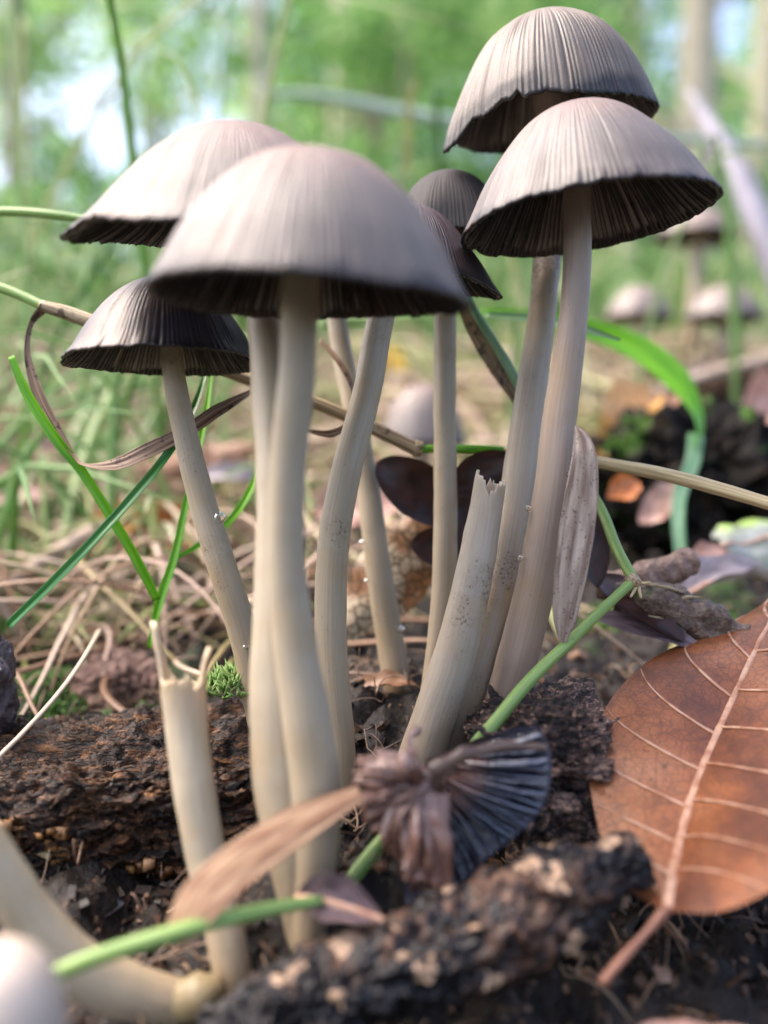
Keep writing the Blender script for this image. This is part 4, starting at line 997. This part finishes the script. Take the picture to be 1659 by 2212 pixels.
DRYG = m_tint('dry_strands', [(0, (.12, .06, .03)), (.3, (.28, .16, .09)), (.55, (.22, .26, .07)), (.8, (.42, .29, .22)), (1, (.5, .4, .3))], .45, trans=.15, amp=.2)
acc.build('dry_grass_tangle', DRYG, kind='stuff', label='tangle of pale dry grass threads on the ground')
acc = Acc()
for k in range(420):
    d = rng.uniform(7.5, 15); px = rng.uniform(-100, 1700); x, y = gpt(px, d)
    z0_ = GZ(x, y)
    strand(acc, (x, y, z0_), rng.uniform(0, 2 * pi), rng.uniform(.003, .014), rng.uniform(.00006, .00018), z0_ - float(gbase(x, y)) + .0006, rng.normal(0, .8), rng.uniform(.0005, .003), rng.uniform(0, 1), seg=5, n=8)
acc.build('soil_fibres', m_tint('root_fibres', [(0, (.05, .025, .015)), (.6, (.16, .09, .05)), (1, (.36, .25, .16))], .5), kind='stuff', label='fine brown rootlets and fibres scattered on the dark soil')
acc = Acc()
for k in range(460):
    d = rng.uniform(26, 110); px = rng.uniform(-200, 1850); x, y = gpt(px, d)
    strand(acc, (x, y, gbase(x, y)), rng.uniform(0, 2 * pi), rng.uniform(.05, .16) * (1 + d / 100), rng.uniform(.0007, .002) * (1 + d / 90), .003, rng.normal(0, .1), rng.uniform(.003, .018), rng.uniform(.4, 1))
acc.build('straw_litter', DRYG, kind='stuff', label='pale straw lying over the meadow behind the clump')

# green grass behind
def grassblades(name, n, dlo, dhi, hlo, hhi, w, mat, label, xr=(-250, 1900), pw=1.3, lean=.5):
    acc = Acc()
    for k in range(n):
        d = dlo + (dhi - dlo) * rng.random() ** pw; px = rng.uniform(*xr); x, y = gpt(px, d)
        h = rng.uniform(hlo, hhi); z = gbase(x, y) - .003
        a = rng.uniform(0, 2 * pi); l = h * rng.uniform(.05, lean) * 1.6
        p = [np.array([x, y, z]), np.array([x + cos(a) * l * .2, y + sin(a) * l * .2, z + h * .5]), np.array([x + cos(a) * l * .6, y + sin(a) * l * .6, z + h * .9]), np.array([x + cos(a) * l * 1.2, y + sin(a) * l * 1.2, z + h * rng.uniform(.7, 1.0)])]
        ww = w * rng.uniform(.6, 1.4) * (1 + d / 200)
        V_, F_, u_ = sweep(p, [ww, ww, ww * .8, ww * .1], [ww * .15] * 4, seg=5, n=10, hint=(cos(a) * .6, -1, .2), fold=.3)
        acc.add(V_, F_, u_, tint=rng.random())
    return acc.build(name, mat, kind='stuff', label=label)
GRB = m_tint('meadow_green', [(0, (.11, .25, .06)), (.4, (.22, .40, .13)), (.7, (.40, .54, .25)), (1, (.62, .62, .42))], .4, trans=.5, nscale=60, amp=.2)
grassblades('meadow_grass', 2500, 52, 320, .02, .10, .0016, GRB, 'green grass rising behind the mushrooms', lean=1.1)
grassblades('near_grass', 190, 18, 45, .02, .07, .0007, GRB, 'short green grass between the dry threads', xr=(-250, 430), lean=1.1)
grassblades('tall_grass', 26, 24, 60, .10, .22, .0010, GRB, 'tall thin grass at the left', xr=(-200, 520), lean=.6)
grassblades('tall_grass', 18, 28, 70, .06, .14, .0010, GRB, 'tall thin grass behind the right mushrooms', xr=(900, 1800), lean=.5)

# moss
def moss(label, cx, cy, d, rx, ry, n, h, tint=.6, use_ground=True):
    acc = Acc(); c = P(cx, cy, d)
    for k in range(n):
        a = rng.uniform(0, 2 * pi); q = rng.random() ** .5
        x = c[0] + cos(a) * q * rx; y = c[1] + sin(a) * q * ry
        z = gbase(x, y) + (1 - q * q) * h * 1.2 if use_ground else c[2] + (1 - q * q) * h * .8
        for j in range(3):
            dirn = nrm(np.array([rng.normal(0, .7), rng.normal(0, .7) - .3, 1.0])); L = h * rng.uniform(.5, 1.1)
            b = np.array([x, y, z]); e = b + dirn * L; wv = nrm(np.cross(dirn, [.3, 1, .1])) * L * .10; w2 = nrm(np.cross(dirn, wv)) * L * .10
            m_ = b + dirn * L * .45
            acc.add(np.array([b, m_ + wv, m_ + w2, m_ - wv, m_ - w2, e]), np.array([[0, 1, 2], [0, 2, 3], [0, 3, 4], [0, 4, 1], [5, 2, 1], [5, 3, 2], [5, 4, 3], [5, 1, 4]]), tint=np.clip(tint + rng.normal(0, .2), 0, 1))
    o = acc.build('moss', MOSS, kind='stuff', label=label)
    return o
MOSS = m_tint('moss_green', [(0, (.02, .07, .008)), (.5, (.07, .2, .02)), (1, (.28, .42, .12))], .5, trans=.3, nscale=200, amp=.2)
moss('bright moss tuft on top of the rotten block', 500, 1495, 11.3, .0040, .004, 160, .0024, .9, False)
moss('dark moss cushion at the left edge', 60, 1560, 14.5, .012, .012, 700, .0022, .35)
moss('green moss cushion among dry threads', 130, 1330, 18, .014, .012, 600, .003, .6)
moss('moss patch in the right hollow', 1340, 1120, 18, .008, .01, 260, .0025, .5)
moss('moss patch under the hanging blade', 1540, 1130, 17.5, .01, .01, 360, .003, .4)
moss('small moss sprig among the threads', 155, 1190, 21, .006, .006, 160, .005, .7)

# ------------------------------------------------------------------ droplets
def m_water():
    m, nt, out = newmat('water')
    p = nd(nt, 'BsdfPrincipled', {'Base Color': (1, 1, 1, 1), 'Roughness': .02, 'IOR': 1.33, 'Transmission Weight': 1.0})
    nt.links.new(p.outputs[0], out.inputs[0]); return m
WAT = m_water()
def ball(n=10):
    q, F = blob_box(0, 0, 0, .5, n); return q, F
bq, bF = ball(9)
bm = None
for (px, py, d, w, where) in ((475, 1118, 10.83, 13, 'on the small leaning stem'), (866, 1360, 12.9, 8, 'on the right side of the thin left-leaning stem'), (866 - 75, 1255, 12.9, 5, 'on the left side of the thin left-leaning stem'),
        (1140, 1098, 10.75, 7, 'between the two tall right stems, upper'), (1125, 1207, 10.8, 8, 'between the two tall right stems, lower'), (938, 1440, 11.7, 8, 'low on the straight thin stem'),
        (782, 1172, 13.0, 6, 'on the left edge of the thin left-leaning stem, high'), (530, 1398, 10.9, 6, 'low on the small leaning stem'), (1228, 1025, 10.6, 6, 'beside the grey dry blade')):
    me_o = mk('water_droplet', P(px, py, d) + bq * RR(w, d), bF, WAT, label='tiny clear droplet ' + where, cat='water droplet', group='water droplets on the stems')

# ------------------------------------------------------------------ far things: log, trees, shrubs
chunk('dark_log', 'dark blurred broken log in the distance at the right edge', 'log', P(1640, 830, 33), [(1, 0, .25), (0, 1, 0), (-.25, 0, 1)], (.032, .02, .008), WOOD_D, .3, (1, 1, 2), 61, .3, 40, .3)
chunk('hollow_dark_lump', 'black lump standing in for the dark shaded hollow in the right middle distance', 'rotten wood', P(1500, 1040, 21.5), [(1, 0, 0), (0, 1, 0), (0, 0, 1)], (.034, .014, .017), m_wood('hollow_shade_black', [(.4, (.003, .003, .003)), (.56, (.012, .009, .007)), (.66, (.07, .04, .025)), (.75, (.2, .13, .1))], (1, 1, 1), 120, .7, 9e-4, moss=.42, spec=.15, big=.3), .35, (1, 1, 1), 63, .5, 60, .2)  # added lump, coloured black in place of the shade in the hollow
for k, (a, b, w, lab) in enumerate((((1460, 830, 30), (1760, 760, 31), 26, 'pale split stick on the dark log'), ((1380, 900, 31), (1580, 740, 33), 20, 'thin dark stick leaning on the distant log'), ((820, 850, 34), (1300, 880, 33), 22, 'pale blurred stick lying behind the stems'))):
    s = sweep([P(*a), (P(*a) + P(*b)) / 2 + np.array([0, 0, .001]), P(*b)], [RR(w / 2, a[2]), RR(w / 2, a[2]), RR(w / 3, b[2])], seg=12, n=30, bump=5e-4, bscale=200)
    mk('stick', s[0], s[1], (m_wood('pale_stick', [(.3, (.2, .14, .1)), (.7, (.5, .4, .32))], (1, 1, 1), 100), TW, STRAW_L)[k], uv=s[2], label=lab, cat='stick', group='sticks behind the clump')

BARK = m_tint('tree_bark', [(0, (.12, .10, .08)), (.5, (.34, .30, .24)), (1, (.6, .53, .42))], .8, nscale=9, bd=.01)
LEAF = m_tint('tree_leaves', [(0, (.05, .14, .045)), (.35, (.12, .28, .08)), (.7, (.27, .46, .15)), (1, (.52, .62, .30))], .4, trans=.6, nscale=3, amp=.15)
def leafcloud(centers, radii, n, size):
    k = rng.integers(0, len(centers), n)
    c = np.array(centers)[k] + nrm(rng.normal(size=(n, 3))) * (rng.random((n, 1)) ** .45) * np.array(radii)[k][:, None]
    a = nrm(rng.normal(size=(n, 3))); b = nrm(np.cross(a, rng.normal(size=(n, 3))))
    sz = size * rng.uniform(.6, 1.3, (n, 1))
    V_ = np.stack([c - a * sz, c + b * sz * .6, c + a * sz, c - b * sz * .6], 1).reshape(-1, 3)
    tint = np.clip(.45 + .5 * noise(c * .8, 5) + rng.normal(0, .18, n), 0, 1).repeat(4)
    return V_, np.arange(n * 4).reshape(-1, 4), tint
def tree(label, px, dist, rad, h, lean, tint, crowns, nleaf, size, name='tree', kindc='crown'):
    x = (px - 829.5) / FPX * dist; y = dist; z = GZ(x, y)
    r = root(name, (x, y, z), label, 'tree' if name == 'tree' else 'shrub', 'woodland trees behind the mushrooms' if name == 'tree' else 'leafy shrubs under the trees')
    s = sweep([(x, y, z - .2), (x + lean * h * .3, y, z + h * .3), (x + lean * h * .7 + .05, y + .1, z + h * .7), (x + lean * h, y, z + h)], [rad * 1.25, rad, rad * .8, rad * .35], seg=20, n=40, bump=rad * .07, bscale=3)
    mk('trunk', s[0], s[1], BARK, r, uv=s[2], tint=np.full(len(s[0]), tint))
    cs = []; rs_ = []
    for (dx, dy, dz, rr) in crowns:
        cs.append((x + dx, y + dy, z + dz)); rs_.append(rr)
        t = min(max(dz / h - .1, .1), .95)
        b0 = np.array([x + lean * h * t, y, z + h * t]); b1 = np.array(cs[-1])
        s = sweep([b0, (b0 + b1) / 2 + np.array([0, 0, .1]), b1], [rad * .35, rad * .2, rad * .06], seg=8, n=14)
        mk('limb', s[0], s[1], BARK, r, uv=s[2], tint=np.full(len(s[0]), tint))
    V_, F_, t_ = leafcloud(cs, rs_, nleaf, size)
    mk(kindc, V_, F_, LEAF, r, tint=t_, smooth=False, uv=np.zeros((len(F_) * 4, 2)))
    return r
def rc(n, wx, wz0, wz1, r0, r1):
    return [(rng.uniform(-wx, wx), rng.uniform(-wx, wx) * .7, rng.uniform(wz0, wz1), rng.uniform(r0, r1)) for _ in range(n)]
specs = [
    ('slim grey tree trunk above the left mushroom caps', 572, 8.0, .075, 9, .0, .75, rc(7, 1.5, 2.6, 7, .5, .9), 1500),
    ('slim beige tree trunk left of the topmost cap', 738, 9.5, .11, 10, .01, .95, rc(8, 1.8, 2.4, 8, .6, 1.0), 2200),
    ('dark slender trunk between the cap pairs', 810, 12, .09, 11, .0, .25, rc(9, 2, 1.5, 8, .6, 1.1), 2600),
    ('cream trunk just right of the topmost cap', 1345, 10.5, .10, 10, .0, 1.0, rc(6, 1.6, 3.2, 8, .5, .9), 1400),
    ('broad grey-brown trunk behind the topmost cap, right side', 1490, 9.0, .17, 10, -.01, .6, rc(6, 1.8, 3.0, 8, .5, .9), 1400),
    ('pale trunk near the upper right corner', 1620, 11, .15, 10, .01, 1.0, rc(6, 1.8, 3.0, 8, .5, .9), 1400),
    ('dark trunk in the upper left woodland', 60, 12, .15, 11, .0, .15, rc(5, 2.4, 1.0, 6, .5, .8), 1100),
    ('thin dark trunk left of the bright sky gap', 350, 13, .08, 10, .01, .2, rc(5, 1.6, 1.6, 7, .4, .7), 900),
]
for sp in specs:
    tree(sp[0], sp[1], sp[2], sp[3], sp[4], sp[5], sp[6], sp[7], sp[8], .07)
for (lab, px, dist, wx, z0, z1, n_, k) in (
        ('dark green leafy shrub between the cap pairs', 850, 6.5, .55, .5, 3.0, 3200, 9),
        ('loose green shrub in the middle left', 600, 7.5, .7, .2, 1.5, 1700, 7),
        ('low light green shrub at the far left', 120, 6.5, .9, .1, 1.1, 1500, 6),
        ('yellow-green shrub behind the topmost cap', 1150, 7.5, .8, .4, 2.6, 2600, 8),
        ('light green shrub at the far right', 1600, 7.0, .8, .1, 1.5, 2000, 7)):
    tree(lab, px, dist, .02, z1, .02, .3, rc(k, wx, z0, z1, .25, .5), n_, .045, 'shrub')
# distant wood closing the view
cs = []; rs_ = []
for k in range(330):
    y = rng.uniform(14, 40); x = rng.uniform(-.62, .62) * y; z = gbase(0, y) + rng.uniform(.0, .46) * y
    if x / y < -.13 and z > gbase(0, y) + .13 * y and rng.random() < .70: continue
    if x / y > .22 and z > gbase(0, y) + .2 * y and rng.random() < .6: continue
    cs.append((x, y, z)); rs_.append(rng.uniform(.8, 1.9))
V_, F_, t_ = leafcloud(cs, rs_, 60000, .15)
mk('distant_wood', V_, F_, LEAF, tint=t_, smooth=False, uv=np.zeros((len(F_) * 4, 2)), kind='stuff', label='distant green foliage of the wood')
